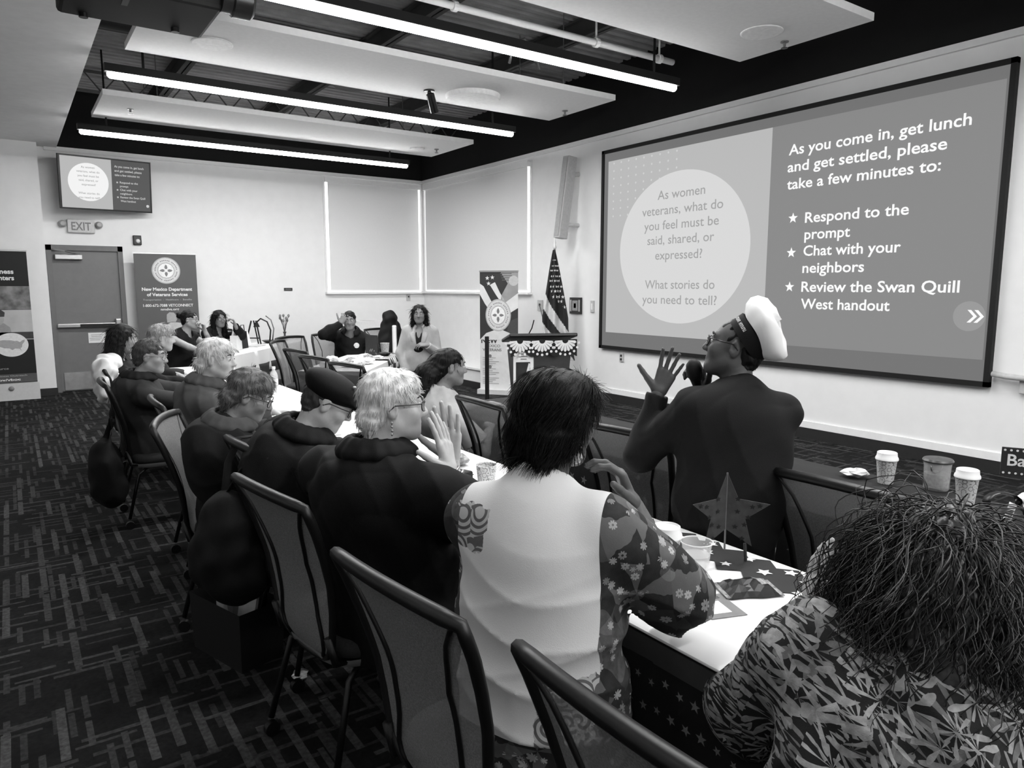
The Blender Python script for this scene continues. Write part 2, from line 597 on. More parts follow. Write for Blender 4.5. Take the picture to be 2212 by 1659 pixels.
# ---------------------------------------------------------------- linear pendant lights
M_tube = emis('lit_tube', TUBE, 1.0, linear=True)
for i, (y, z, x0, x1, lb) in enumerate([
        (10.5, 3.5, .87, 5.33, 'long glowing pendant light nearest the far wall'),
        (7.6, 3.5, .88, 5.33, 'long glowing pendant light between the two white hanging panels'),
        (5.0, 3.5, .88, 5.42, 'longest glowing pendant light beside the projector'),
        (2.1, 3.5, .88, 5.4, 'pendant light overhead behind the camera view'),
        (-.8, 3.5, .88, 5.4, 'pendant light over the back of the room'),
        (-3.2, 3.5, .88, 5.4, 'pendant light near the back wall')]):
    p = empty('pendant_light', ((x0 + x1) / 2, y, 3.5), label=lb, cat='light', group='linear pendant lights')
    G().box(((x0 + x1) / 2, y, z + .055), (x1 - x0 + .04, .075, .07)).obj('housing', M_bkmat, p, world=True)
    G().tube([(x0, y, z), (x0 + .02, y, z), (x1 - .02, y, z), (x1, y, z)], [.015, .034, .034, .015], 10).obj('tube', M_tube, p, smooth=True, world=True)
    ld = bpy.data.lights.new('pendant_lamp', 'AREA')
    ld.shape, ld.size, ld.size_y, ld.energy = 'RECTANGLE', x1 - x0 - .04, .05, LAMP
    lo_ = bpy.data.objects.new('lamp', ld)
    COL.objects.link(lo_)
    lo_.parent = p
    lo_.location = (0, 0, -.036)
    for x in (x0 + .3, x1 - .3):
        G().tube([(x, y, z + .08), (x, y, 4.5)], .012, 6).obj('stem', M_bkmat, p, world=True)
# sprinkler pipe, ducts and cables in the plenum
pp = empty('sprinkler_pipe', (4.4, 5.4, 3.9), label='thin white pipe running beside the longest pendant light', cat='pipe')
G().tube([(1.0, 5.4, 3.9), (5.8, 5.4, 3.9)], .03, 10).obj('pipe', M_white, pp, smooth=True, world=True)
for x in (1.6, 3.2, 4.75, 5.6):
    G().tube([(x, 5.4, 3.92), (x, 5.4, 4.55)], .01, 6).obj('hanger', M_white, pp, world=True)
    G().lathe([(.045, -.02), (.045, .02)], (x, 5.4, 3.9), 12, R=Matrix.Rotation(math.pi / 2, 3, 'Y')).obj('clamp', M_white, pp, world=True)
dk = empty('ventilation_duct', (3.4, 8.3, 4.3), label='dark round ventilation duct above the hanging panels', cat='duct')
G().tube([(.8, 8.45, 4.32), (6.7, 8.45, 4.32)], .17, 20).obj('pipe', gray('duct_dark', 30, .5, .1, 10, metal=.5), dk, smooth=.6, world=True)
for x in (1.6, 3.0, 4.4, 5.8):
    G().lathe([(.185, -.02), (.185, .02)], (x, 8.45, 4.32), 20, R=Matrix.Rotation(math.pi / 2, 3, 'Y')).obj('collar', gray('duct_dark', 30), dk, world=True)
G().lathe([(.26, 4.0), (.26, 4.02), (.15, 4.14), (.15, 4.3)], (3.6, 8.45, 0), 20).obj('diffuser', gray('duct_mid', 55, .5), dk, smooth=.6, world=True)
dk = empty('ventilation_duct', (3.5, 5.9, 4.3), label='wrapped pale ventilation duct over the white pipe', cat='duct')
G().tube([(2.6, 4.9, 4.4), (3.3, 4.95, 4.3), (3.9, 4.9, 4.35), (4.4, 4.8, 4.42)], [.13, .15, .14, .12], 14).obj('wrap', gray('duct_wrap', 110, .4, .3, 14, bump=.5, bscale=30), dk, smooth=True, world=True)
G().tube([(4.2, 6.05, 3.78), (4.25, 6.05, 3.98), (4.4, 6.08, 4.05), (4.55, 6.1, 3.97), (4.6, 6.1, 3.8)], .015, 8).obj('flexible_hose', M_steel, dk, smooth=True, world=True)

# ---------------------------------------------------------------- projector
pr = empty('projector', (1.0, 5.95, 3.5), label='black ceiling projector aimed at the screen', cat='projector')
G().box((.93, 5.98, 3.68), (.98, .74, .24), bevel=.03).obj('body', gray('projector_case', 10, .75, .1, 30), pr, world=True)
RY = Matrix.Rotation(math.pi / 2, 3, 'Y')
G().lathe([(.11, 0), (.11, .07), (.13, .08), (.13, .2), (.115, .22), (.1, .22)], (1.4, 5.62, 3.66), 24, R=RY).obj('lens_barrel', M_bk, pr, smooth=.6, world=True)
G().lathe([(.1, .205), (.001, .195)], (1.4, 5.62, 3.66), 24, R=RY, capb=False, capt=False).obj('lens', gray('lens_glass', 25, .05, .0, 10, coat=1), pr, smooth=True, world=True)
G().box((.92, 5.98, 4.2), (.1, .1, .8)).obj('mount_pole', M_bkmat, pr, world=True)
G().box((.82, 5.8, 3.555), (.04, .2, .006)).obj('grip', gray('grip_grey', 60), pr, world=True)
G().lathe([(.03, 3.53), (.03, 3.56)], (1.2, 6.2, 0), 12).obj('foot', M_bk, pr, world=True)
G().lathe([(.03, 3.53), (.03, 3.56)], (.6, 6.25, 0), 12).obj('foot', M_bk, pr, world=True)

# unseen fill lights added in the left gypsum soffit to brighten the people
k = 0
M_fill = emis('fill_light_lens', 75.0, 1.0, linear=True)
for x in (-3.3, -1.5):
    for y in (-2.6, -.6, 1.4, 3.4):
        k += 1
        dl = empty('added_fill_light', (x, y, 3.67), label='added round fill light in the plain ceiling behind the camera', cat='light', group='added fill lights')
        G().lathe([(.11, 3.67), (.11, 3.66), (.09, 3.655)], (x, y, 0), 24, capb=False, capt=False).obj('trim_ring', M_white, dl, smooth=.6, world=True)
        G().lathe([(.09, 3.66), (.0005, 3.662)], (x, y, 0), 24, capb=False, capt=False).obj('lens', M_fill, dl, world=True)
# ================================================================== SCREEN AND SIGNS
def E_(name, v):
    return emis('slide_' + name, v, SLIDE)


S_bg, S_right, S_left, S_circ = E_('dim', 112), E_('right', 134), E_('left', 184), E_('circle', 214)
S_txtL, S_txtR, S_dot, S_chip = E_('grey_text', 160), E_('white_text', 250), E_('dots', 205), E_('chip', 150)
scr = empty('projection_screen', (WX, 5.14, .74), label='large wall projection screen showing the slide', cat='projection screen')
y0, y1, z0, z1 = 2.645, 7.632, .748, 3.457
XS = WX - .04
fr = G()
t = .045
fr.box((WX - .03, (y0 + y1) / 2, z1 - t / 2), (.06, y1 - y0, t)).box((WX - .03, (y0 + y1) / 2, z0 + t / 2), (.06, y1 - y0, t))
fr.box((WX - .03, y0 + t / 2, (z0 + z1) / 2), (.06, t, z1 - z0)).box((WX - .03, y1 - t / 2, (z0 + z1) / 2), (.06, t, z1 - z0))
fr.obj('screen_frame', M_bkmat, scr, world=True)
AX, AY = (0, -1, 0), (0, 0, 1)


def wrect(name, ya, yb, za, zb, off, mat, parent=scr):
    """slide area on the screen plane (ya > yb)"""
    return G().box((XS - off, (ya + yb) / 2, (za + zb) / 2), (.0006, ya - yb, zb - za)).obj(name, mat, parent, world=True)


G().box((XS + .004, (y0 + y1) / 2, (z0 + z1) / 2), (.008, y1 - y0 - .08, z1 - z0 - .08)).obj('screen_fabric', S_bg, scr, world=True)
wrect('slide_left_panel', 7.51, 4.93, .98, 3.303, .0015, S_left)
wrect('slide_right_panel', 4.93, 2.715, .98, 3.303, .0015, S_right)
G().flat(disc_poly(1.05, 72, .935), (XS - .003, 6.2, 2.088), AX, AY).obj('slide_circle', S_circ, scr, world=True)
dg = G()
for i in range(9):
    for j in range(8):
        if i + j < 12 and (i - 9) ** 2 + (j - 8) ** 2 > 26:
            dg.flat(disc_poly(.014, 8), (XS - .0025, 7.4 - .14 * i, 3.265 - .1 * j), AX, AY)
dg.obj('slide_dots', S_dot, scr, world=True)
for s, ya, yb, z in [('As women', 6.579, 5.818, 2.703), ('veterans, what do', 6.846, 5.546, 2.515), ('you feel must be', 6.802, 5.6, 2.33),
                     ('said, shared, or', 6.74, 5.66, 2.147), ('expressed?', 6.595, 5.83, 1.955), ('What stories do', 6.765, 5.628, 1.585),
                     ('you need to tell?', 6.807, 5.589, 1.395)]:
    text('slide_lettering', s, .112, (XS - .0045, ya, z), AX, AY, S_txtL, scr, width=ya - yb, bold=.004)
for s, ya, yb, z in [('As you come in, get lunch', 4.717, 2.956, 2.982), ('and get settled, please', 4.722, 3.14, 2.808), ('take a few minutes to:', 4.72, 3.179, 2.63),
                     ('Respond to the', 4.487, 3.43, 2.27), ('prompt', 4.483, 3.985, 2.1), ('Chat with your', 4.485, 3.48, 1.93), ('neighbors', 4.486, 3.82, 1.754),
                     ('Review the Swan Quill', 4.487, 2.944, 1.558), ('West handout', 4.483, 3.545, 1.38)]:
    text('slide_lettering', s, .105, (XS - .0045, ya, z), AX, AY, S_txtR, scr, width=ya - yb, bold=.016)
for z in (2.327, 1.967, 1.607):
    G().flat(star_poly(.058), (XS - .0045, 4.628, z), AX, AY).obj('slide_star', S_txtR, scr, world=True)
G().flat(disc_poly(.13, 40), (XS - .003, 2.85, 1.352), AX, AY).obj('slide_chip', S_chip, scr, world=True)
for k in (0, .055):
    G().flat([(-.05 + k, .055), (-.02 + k, .055), (.03 + k, 0), (-.02 + k, -.055), (-.05 + k, -.055), (0 + k, 0)], (XS - .0045, 2.815, 1.352), AX, AY).obj('slide_arrow', S_txtR, scr, world=True)

# ---------------------------------------------------------------- wall television, on a tilted arm
TL, TR, BR, BL = [np.array(v) for v in ((.78, 12.42, 3.49), (1.98, 12.68, 3.512), (1.95, 12.72, 2.79), (.75, 12.5, 2.766))]
tv = empty('television', (1.35, DY, 3.1), label='wall television showing the same slide above the exit door', cat='television')
axu = (TR - TL) / np.linalg.norm(TR - TL)
upv = (TL - BL)
upv = upv - axu * (upv @ axu)
Ht = np.linalg.norm(upv)
upv /= Ht
Wt = np.linalg.norm(TR - TL)
nv = np.cross(axu, upv)          # towards the room


def tvp(u, v, d=0):
    return BL + axu * u * Wt + upv * v * Ht + nv * d


def tvquad(name, u0, u1, v0, v1, d, mat):
    return mesh_obj(name, [tvp(u0, v0, d), tvp(u1, v0, d), tvp(u1, v1, d), tvp(u0, v1, d)], [[0, 1, 2, 3]], mat, tv, world=True)


T_left, T_right, T_circ, T_tx, T_tw = emis('tv_left', 178, 1.05), emis('tv_right', 84, 1), emis('tv_circle', 236, 1.05), emis('tv_grey_text', 150, 1), emis('tv_text', 205, 1)
V = [tvp(a, b, c) for c in (-.05, .004) for a, b in ((-.02, -.03), (1.02, -.03), (1.02, 1.03), (-.02, 1.03))]
mesh_obj('case', V, [[3, 2, 1, 0], [4, 5, 6, 7], [0, 1, 5, 4], [1, 2, 6, 5], [2, 3, 7, 6], [3, 0, 4, 7]], M_bk, tv, world=True)
tvquad('slide_left_panel', 0, .555, 0, 1, .006, T_left)
tvquad('slide_right_panel', .555, 1, 0, 1, .006, T_right)
G().flat(disc_poly(.44 * .62, 40), tuple(tvp(.295, .52, .008)), tuple(axu), tuple(upv)).obj('slide_circle', T_circ, tv, world=True)
for k, s in enumerate(['As women', 'veterans, what do', 'you feel must be', 'said, shared, or', 'expressed?', '', 'What stories do', 'you need to tell?']):
    if s:
        text('slide_lettering', s, .03, tvp(.295, .79 - .085 * k, .01), axu, upv, T_tx, tv, align='CENTER', bold=.006)
for k, s in enumerate(['As you come in, get lunch', 'and get settled, please', 'take a few minutes to:']):
    text('slide_lettering', s, .032, tvp(.59, .86 - .085 * k, .01), axu, upv, T_tw, tv, width=.42 - .03 * k, bold=.012)
for k, (s, w) in enumerate([('Respond to the', .26), ('prompt', .12), ('Chat with your', .25), ('neighbors', .17), ('Review the Swan Quill', .36), ('West handout', .22)]):
    text('slide_lettering', s, .03, tvp(.645, .545 - .075 * k, .01), axu, upv, T_tw, tv, width=w, bold=.012)
    if k % 2 == 0:
        G().flat(star_poly(.018), tuple(tvp(.615, .56 - .075 * k, .01)), tuple(axu), tuple(upv)).obj('slide_star', T_tw, tv, world=True)
G().flat(disc_poly(.022, 16), tuple(tvp(.965, .11, .01)), tuple(axu), tuple(upv)).obj('slide_chip', T_tw, tv, world=True)
G().tube([tuple(tvp(.5, .5, -.05)), (1.38, DY - .045, 3.13)], .04, 8).obj('wall_arm', M_bkmat, tv, world=True)

# ---------------------------------------------------------------- small wall fittings
ex = empty('exit_sign', (1.0, DY - .03, 2.45), label='pale exit sign above the door', cat='sign')
G().box((1.0, DY - .03, 2.53), (.36, .05, .2), bevel=.008).obj('case', gray('exit_case', 196, .5), ex, world=True)
text('lettering', 'EXIT', .12, (.87, DY - .057, 2.47), (1, 0, 0), (0, 0, 1), gray('exit_letters', 120, .5), ex, width=.26, bold=.02)
for sx, c in ((-1, .76), (1, 1.24)):
    G().lathe([(.055, 0), (.05, .05), (.03, .08)], (c, DY - .02, 2.56), 14, R=Matrix.Rotation(math.pi / 2, 3, 'X')).obj('lamp_head', gray('exit_lamp', 165, .4), ex, smooth=.6, world=True)
fs = empty('fire_alarm_strobe', (1.76, DY, 2.28), label='small black alarm strobe between door and banner', cat='alarm')
G().box((1.76, DY - .02, 2.35), (.12, .05, .15), bevel=.01).obj('case', M_bk, fs, world=True)
G().lathe([(.035, 0), (.03, .02), (.01, .03)], (1.765, DY - .045, 2.335), 14, R=Matrix.Rotation(math.pi / 2, 3, 'X')).obj('lens', M_white, fs, smooth=True, world=True)
rp = empty('wall_nameplate', (4.15, DY, 1.54), label='small dark plate on the far wall left of the window', cat='plate')
G().box((4.15, DY - .008, 1.57), (.15, .014, .05)).obj('plate', gray('plate_dark', 50, .4), rp, world=True)
G().box((4.15, DY - .016, 1.57), (.1, .002, .008)).obj('print', gray('print_light', 150, .6), rp, world=True)


def wallbox(name, y, z, w, h, label, cat, mats, inner, d=.02):
    r = empty(name, (WX, y, z - h / 2), label=label, cat=cat)
    G().box((WX - d / 2, y, z), (d, w, h), bevel=.003).obj('plate', mats[0], r, world=True)
    for (nm, dy, dz, ww, hh, m) in inner:
        G().box((WX - d - .002, y + dy, z + dz), (.006, ww, hh)).obj(nm, m, r, world=True)


M_plate = gray('wall_plate_grey', 188, .4)
M_dk2 = gray('switch_dark', 45, .35)
wallbox('control_panel', 8.2, 1.335, .26, .24, 'dark framed control panel on the wall beside the flag', 'control panel', [M_dk2],
        [('touch_screen', 0, 0, .12, .15, gray('touch_grey', 170, .3)), ('button_strip', -.095, 0, .03, .17, M_plate), ('button_strip', .095, 0, .03, .17, M_plate),
         ('screen_icon', 0, 0, .05, .07, M_dk2)], .03)
wallbox('light_switch', 7.834, 1.33, .075, .17, 'pale light switch left of the projection screen', 'switch', [M_plate], [('rocker', 0, 0, .03, .09, M_white)])
wallbox('wall_outlet', 9.08, 1.32, .13, .17, 'wall socket with a cord beneath the column speaker', 'outlet', [M_plate], [('socket', 0, .01, .04, .04, M_dk2)])
wallbox('wall_outlet', 7.211, .642, .075, .12, 'small socket plate below the corner of the projection screen', 'outlet', [M_plate], [('socket', 0, .025, .03, .03, M_dk2), ('socket', 0, -.025, .03, .03, M_dk2)])
cd = G().tube([(WX - .04, 9.06, 1.33), (WX - .25, 8.7, 1.15), (6.3, 8.2, .95), (5.9, 7.6, .85)], .008, 6).obj('power_cord', gray('cord_grey', 90, .5), smooth=True)
props(cd, 'thin cord running from the wall socket behind the lectern', 'cord')

sp = empty('column_speaker', (WX - .2, 8.25, 2.28), label='tall pale column speaker on the wall beside the screen', cat='speaker')
Rt = Matrix.Rotation(math.radians(3), 3, 'X') @ Matrix.Rotation(math.radians(6), 3, 'Y')
G().box((WX - .22, 8.22, 2.88), (.16, .14, 1.16), R=Rt, bevel=.012).obj('cabinet', gray('speaker_cabinet', 176, .6), sp, world=True)
G().box((WX - .305, 8.22, 2.89), (.004, .1, 1.1), R=Rt).obj('grille', gray('speaker_front', 160, .8), sp, world=True)
G().tube([(WX - .2, 8.2, 3.2), (WX, 8.18, 3.22)], .03, 8).obj('bracket', M_plate, sp, world=True)
G().tube([(WX - .2, 8.2, 2.5), (WX, 8.18, 2.5)], .03, 8).obj('bracket', M_plate, sp, world=True)
br = empty('wall_bracket', (WX, 2.45, .75), label='grey wall bracket beside the lower corner of the screen', cat='bracket')
G().tube([(WX - .06, 2.62, .87), (WX - .09, 2.5, .86), (WX - .09, 2.1, .85)], .025, 8).obj('rail', M_plate, br, smooth=True, world=True)
G().box((WX - .03, 2.36, .79), (.06, .12, .14), bevel=.01).obj('mount', M_plate, br, world=True)


# ---------------------------------------------------------------- roll-up banners
def seal(parent, c, ax, ay, r, d, squash=1.0):
    """round emblem: ringed disc with four petals round a centre"""
    nz = np.cross(ax, ay)
    c = np.array(c)
    ax_, ay_ = tuple(ax), tuple(ay)
    m1, m2, m3, m4 = gray('seal_outer', 172, .6, .12, 60), gray('seal_ring', 206, .6, .1, 40), gray('seal_white', 232, .6), gray('seal_petal', 120, .6)
    G().flat(disc_poly(r, 48, r * squash), tuple(c + nz * d), ax_, ay_).obj('seal_rim', m1, parent, world=True)
    G().flat(disc_poly(r * .93, 48, r * .93 * squash), tuple(c + nz * (d + .001)), ax_, ay_).obj('seal_band', m2, parent, world=True)
    tk = G()
    for i in range(40):
        a = 2 * math.pi * i / 40
        if i % 7:
            p = c + nz * (d + .0015) + np.array(ax) * math.cos(a) * r * .76 + np.array(ay) * math.sin(a) * r * .76 * squash
            tk.flat(disc_poly(r * .045, 6), tuple(p), ax_, ay_)
    tk.obj('seal_marks', m4, parent, world=True)
    G().flat(disc_poly(r * .6, 40, r * .6 * squash), tuple(c + nz * (d + .002)), ax_, ay_).obj('seal_field', m1, parent, world=True)
    G().flat(disc_poly(r * .54, 40, r * .54 * squash), tuple(c + nz * (d + .003)), ax_, ay_).obj('seal_centre', m3, parent, world=True)
    pg = G()
    for k in range(4):
        a = k * math.pi / 2
        A = np.array(ax) * math.cos(a) + np.array(ay) * math.sin(a) * squash
        B = np.array(ax) * -math.sin(a) + np.array(ay) * math.cos(a)
        pts = [(.1, -.06), (.25, -.11), (.38, -.06), (.46, 0), (.38, .06), (.25, .11), (.1, .06)]
        pg.flat([(x * r, y * r) for x, y in pts], tuple(c + nz * (d + .004)), tuple(A), tuple(B))
    pg.obj('seal_petals', m4, parent, world=True)
    G().flat(disc_poly(r * .12, 20), tuple(c + nz * (d + .005)), ax_, ay_).obj('seal_hub', m3, parent, world=True)


def banner(o, az, w, h, label, base_z=.09):
    """o = floor centre; az = direction its face looks (deg from +Y clockwise)"""
    f = np.array([math.sin(math.radians(az)), math.cos(math.radians(az)), 0])
    ax = np.cross((0, 0, 1), f)
    r = empty('rollup_banner', (o[0], o[1], 0), label=label, cat='banner')
    O = np.array([o[0], o[1], 0.])

    def P(u, v, d=0):
        return O + ax * u + np.array([0, 0, v]) + f * d

    def slab(name, u0, u1, v0, v1, d0, d1, mat):
        V = [P(u, v, dd) for dd in (d0, d1) for u, v in ((u0, v0), (u1, v0), (u1, v1), (u0, v1))]
        return mesh_obj(name, V, [[3, 2, 1, 0], [4, 5, 6, 7], [0, 1, 5, 4], [1, 2, 6, 5], [2, 3, 7, 6], [3, 0, 4, 7]], mat, r, world=True)
    slab('base_case', -w / 2 - .02, w / 2 + .02, .0, base_z, -.09, .09, gray('banner_case', 205, .35, .03, 30))
    slab('top_rail', -w / 2 - .005, w / 2 + .005, h - .012, h + .012, -.012, .012, M_metal)
    G().tube([P(0, base_z - .01, -.05), P(0, h, -.02)], .012, 6).obj('support_pole', M_metal, r, world=True)
    return r, P, slab, ax, f


AYv = np.array([0, 0, 1.])
# state department banner beside the door
r, P, slab, ax, f = banner((2.11, 12.7), 180, .92, 2.14, 'dark roll-up banner with a round seal beside the exit door')
slab('banner_sheet', -.455, .455, .09, 2.14, -.002, .0, gray('banner_dark', 88, .6, .03, 4))
seal(r, P(0.0, 1.87), ax, AYv, .21, .001)
M_bl = gray('banner_letters', 225, .6)
M_bl2 = gray('banner_letters_dim', 165, .6)
text('lettering', 'New Mexico Department', .05, P(0, 1.55, .002), ax, AYv, M_bl, r, align='CENTER', bold=.03, width=.74)
text('lettering', 'of Veterans Services', .05, P(0, 1.465, .002), ax, AYv, M_bl, r, align='CENTER', bold=.03, width=.6)
text('lettering', 'Transportation  -  Healthcare  -  Benefits', .026, P(0, 1.395, .002), ax, AYv, M_bl2, r, align='CENTER', bold=.01, width=.72)
text('lettering', '1-800-672-7088 VETCONNECT', .042, P(0, 1.295, .002), ax, AYv, M_bl, r, align='CENTER', bold=.02, width=.74)
text('lettering', 'nmdvs.org', .038, P(0.02, 1.235, .002), ax, AYv, M_bl, r, align='CENTER', bold=.02, width=.27)
# printed picture of pale figures low on the banner
G().flat([(-.05, 0), (.07, 0), (.1, .05), (.09, .12), (.05, .16), (-.01, .165), (-.05, .13), (-.055, .07)], tuple(P(.02, 1.04, .002)), tuple(ax), tuple(AYv)).obj('printed_figure', M_bl2, r, world=True)
G().flat([(-.25, -.5), (.35, -.5), (.3, -.1), (.16, .0), (.02, .02), (-.1, -.05)], tuple(P(.02, 1.03, .002)), tuple(ax), tuple(AYv)).obj('printed_figure', gray('print_fig2', 190, .6), r, world=True)

# business centre banner at the frame edge
r, P, slab, ax, f = banner((-.16, 12.45), 180, .84, 2.12, 'black and white roll-up banner with a map circle at the picture edge', .24)
slab('banner_sheet', -.42, .42, .24, 2.12, -.002, .0, gray('banner_black', 22, .6, .05, 4))
slab('banner_photo', -.42, -.02, 1.29, 1.62, .0, .001, gray('photo_dark', 45, .6, .6, 9))
slab('banner_photo', .0, .42, 1.29, 1.62, .0, .001, gray('photo_mid', 110, .6, .75, 8))
slab('banner_photo', -.42, .42, .86, 1.285, .0, .001, gray('photo_light', 185, .6, .12, 4))
Mph = gray('photo_figure', 60, .6, .3, 20)
G().flat([(-.12, -.22), (.16, -.22), (.13, -.05), (.05, .02), (-.04, .02), (-.11, -.06)], tuple(P(.02, 1.09, .002)), tuple(ax), tuple(AYv)).obj('printed_figure', gray('photo_shirt', 150, .6), r, world=True)
G().flat(disc_poly(.06, 16, .085), tuple(P(.03, 1.16, .0025)), tuple(ax), tuple(AYv)).obj('printed_figure', gray('photo_face', 170, .6), r, world=True)
G().flat([(-.065, 0), (.065, 0), (.075, .06), (.03, .1), (-.04, .1), (-.075, .06)], tuple(P(.03, 1.19, .003)), tuple(ax), tuple(AYv)).obj('printed_figure', Mph, r, world=True)
G().flat([(-.2, 0), (.2, 0), (.2, .1), (-.2, .1)], tuple(P(.22, .87, .002)), tuple(ax), tuple(AYv)).obj('printed_table', Mph, r, world=True)
G().flat(disc_poly(.2, 48, .17), tuple(P(.15, .79, .004)), tuple(ax), tuple(AYv)).obj('map_circle', gray('map_white', 226, .6), r, world=True)
us = [(-.16, .06), (-.1, .07), (0, .065), (.04, .05), (.07, .055), (.1, .035), (.13, .06), (.16, .07), (.155, .04), (.125, .0), (.12, -.04), (.1, -.05), (.115, -.095), (.09, -.06), (.04, -.055), (.005, -.075), (-.03, -.05), (-.09, -.045), (-.145, -.02), (-.165, .02)]
G().flat([(x, y) for x, y in us], tuple(P(.15, .79, .005)), tuple(ax), tuple(AYv)).obj('printed_map', gray('map_grey', 165, .6), r, world=True)
M_w = gray('banner_white_text', 230, .6)
text('lettering', 'Business', .062, P(-.07, 1.795, .002), ax, AYv, M_w, r, bold=.03, width=.32)
text('lettering', 'Centers', .062, P(-.03, 1.705, .002), ax, AYv, M_w, r, bold=.03, width=.28)
G().flat([(.04 * math.cos(a) * k, .05 * math.sin(a) * k) for a, k in [(x * .3, 1) for x in range(-3, 18)] + [(x * .3, .6) for x in range(17, -4, -1)]], tuple(P(-.21, 1.94, .002)), tuple(ax), tuple(AYv)).obj('printed_emblem', M_w, r, world=True)
slab('print_band', -.42, .42, .25, .37, .0, .001, gray('band_grey', 80, .6))
text('lettering', 'sba.gov/vboc', .032, P(-.2, .275, .003), ax, AYv, M_w, r, bold=.02, width=.42)
text('lettering', 'Veterans Business Outreach', .022, P(-.3, .335, .003), ax, AYv, M_bl2, r, bold=.01, width=.6)
text('lettering', 'resource', .028, P(-.13, .44, .003), ax, AYv, M_bl2, r, bold=.01, width=.22)
G().lathe([(.035, 0), (.03, .012)], tuple(P(.1, .17, .09)), 16, R=Matrix.Rotation(math.pi / 2, 3, 'X')).obj('case_badge', gray('badge_grey', 130, .5), r, smooth=True, world=True)

# flag banner behind the lectern
r, P, slab, ax, f = banner((6.0, 8.92), 232, .6, 1.84, 'tall roll-up banner printed with a flag and round seal behind the lectern', .07)
slab('banner_sheet', -.3, .3, .07, 1.84, -.002, .0, gray('banner_news', 212, .6, .05, 14))
slab('print_field', -.3, .3, .82, 1.84, .0, .001, gray('flag_print_dark', 48, .6, .1, 6))
Mst = gray('flag_print_white', 218, .6, .06, 9)
Mmid = gray('flag_print_mid', 150, .6, .1, 9)
for poly, m in [([(-.3, 1.5), (-.22, 1.36), (-.1, 1.2), (-.02, 1.22), (-.12, 1.4), (-.24, 1.62), (-.3, 1.66)], Mst),
                ([(-.14, 1.64), (-.05, 1.5), (.05, 1.36), (.1, 1.4), (.02, 1.52), (-.06, 1.68)], Mst),
                ([(.0, 1.3), (.3, 1.52), (.3, 1.84), (.02, 1.84), (.14, 1.66), (.05, 1.5)], Mmid),
                ([(.05, 1.15), (.3, 1.3), (.3, 1.52), (.1, 1.38)], Mst),
                ([(.1, .82), (.3, .82), (.3, 1.16), (.16, 1.1)], gray('flag_print_grey', 70, .6))]:
    G().flat(poly, tuple(P(0, 0, .002)), tuple(ax), tuple(AYv)).obj('printed_shape', m, r, world=True)
for (u, v) in ((-.18, 1.74), (-.1, 1.75), (-.16, 1.66)):
    G().flat(star_poly(.035), tuple(P(u, v, .0025)), tuple(ax), tuple(AYv)).obj('printed_star', Mst, r, world=True)
for k in range(4):
    G().flat([(-.1, 0), (.08, .0), (.08, .012), (-.1, .012)], tuple(P(.12 + .01 * k, 1.80 - .032 * k, .0025)), tuple(ax), tuple(AYv)).obj('printed_ray', gray('print_ray', 90, .6), r, world=True)
G().flat(disc_poly(.075, 30), tuple(P(.23, 1.7, .003)), tuple(ax), tuple(AYv)).obj('printed_sun', gray('print_sun', 185, .6), r, world=True)
seal(r, P(-.01, 1.19), ax, AYv, .2, .004, 1.2)
G().flat([(-.3, .82), (.3, .82), (.16, .93), (0, .99), (-.2, .92)], tuple(P(0, 0, .0035)), tuple(ax), tuple(AYv)).obj('printed_mountain', gray('banner_news', 212), r, world=True)
text('lettering', 'NEW', .075, P(-.28, .77, .003), ax, AYv, gray('ink_black', 40, .6), r, width=.26, bold=.03)
text('lettering', 'MEXICO', .04, P(-.22, .71, .003), ax, AYv, gray('ink_mid', 110, .6), r, width=.24, bold=.01)
text('lettering', 'VETERANS', .04, P(-.26, .65, .003), ax, AYv, gray('ink_mid', 110, .6), r, width=.3, bold=.02)
pg = G()
for k in range(16):
    if k not in (0, 6, 11):
        pg.flat([(0, 0), (.26 - .05 * (k % 3), 0), (.26 - .05 * (k % 3), .012), (0, .012)], tuple(P(-.26, .57 - .028 * k, .003)), tuple(ax), tuple(AYv))
pg.obj('printed_text', gray('ink_light', 165, .6), r, world=True)
for v in (.575, .41):
    G().flat(disc_poly(.025, 14), tuple(P(-.14, v, .004)), tuple(ax), tuple(AYv)).obj('printed_badge', gray('ink_mid', 110), r, world=True)

# ---------------------------------------------------------------- national flag on a pole
fl = empty('flag_on_pole', (6.42, 8.12, .0), label='striped national flag on a pole beside the lectern', cat='flag')
bx, by = 6.42, 8.12
G().lathe([(.14, 0), (.14, .03), (.05, .06), (.025, .09), (.02, .15)], (bx, by, .0), 20).obj('pole_base', M_steel, fl, smooth=.6, world=True)
G().tube([(bx, by, .1), (bx, by, 2.15)], .014, 8).obj('pole', gray('pole_wood', 120, .4), fl, smooth=True, world=True)
G().lathe([(.012, 2.14), (.03, 2.17), (.012, 2.2), (.022, 2.23), (.01, 2.27), (.002, 2.31)], (bx, by, 0), 12).obj('finial', gray('finial_pale', 215, .3), fl, smooth=True, world=True)
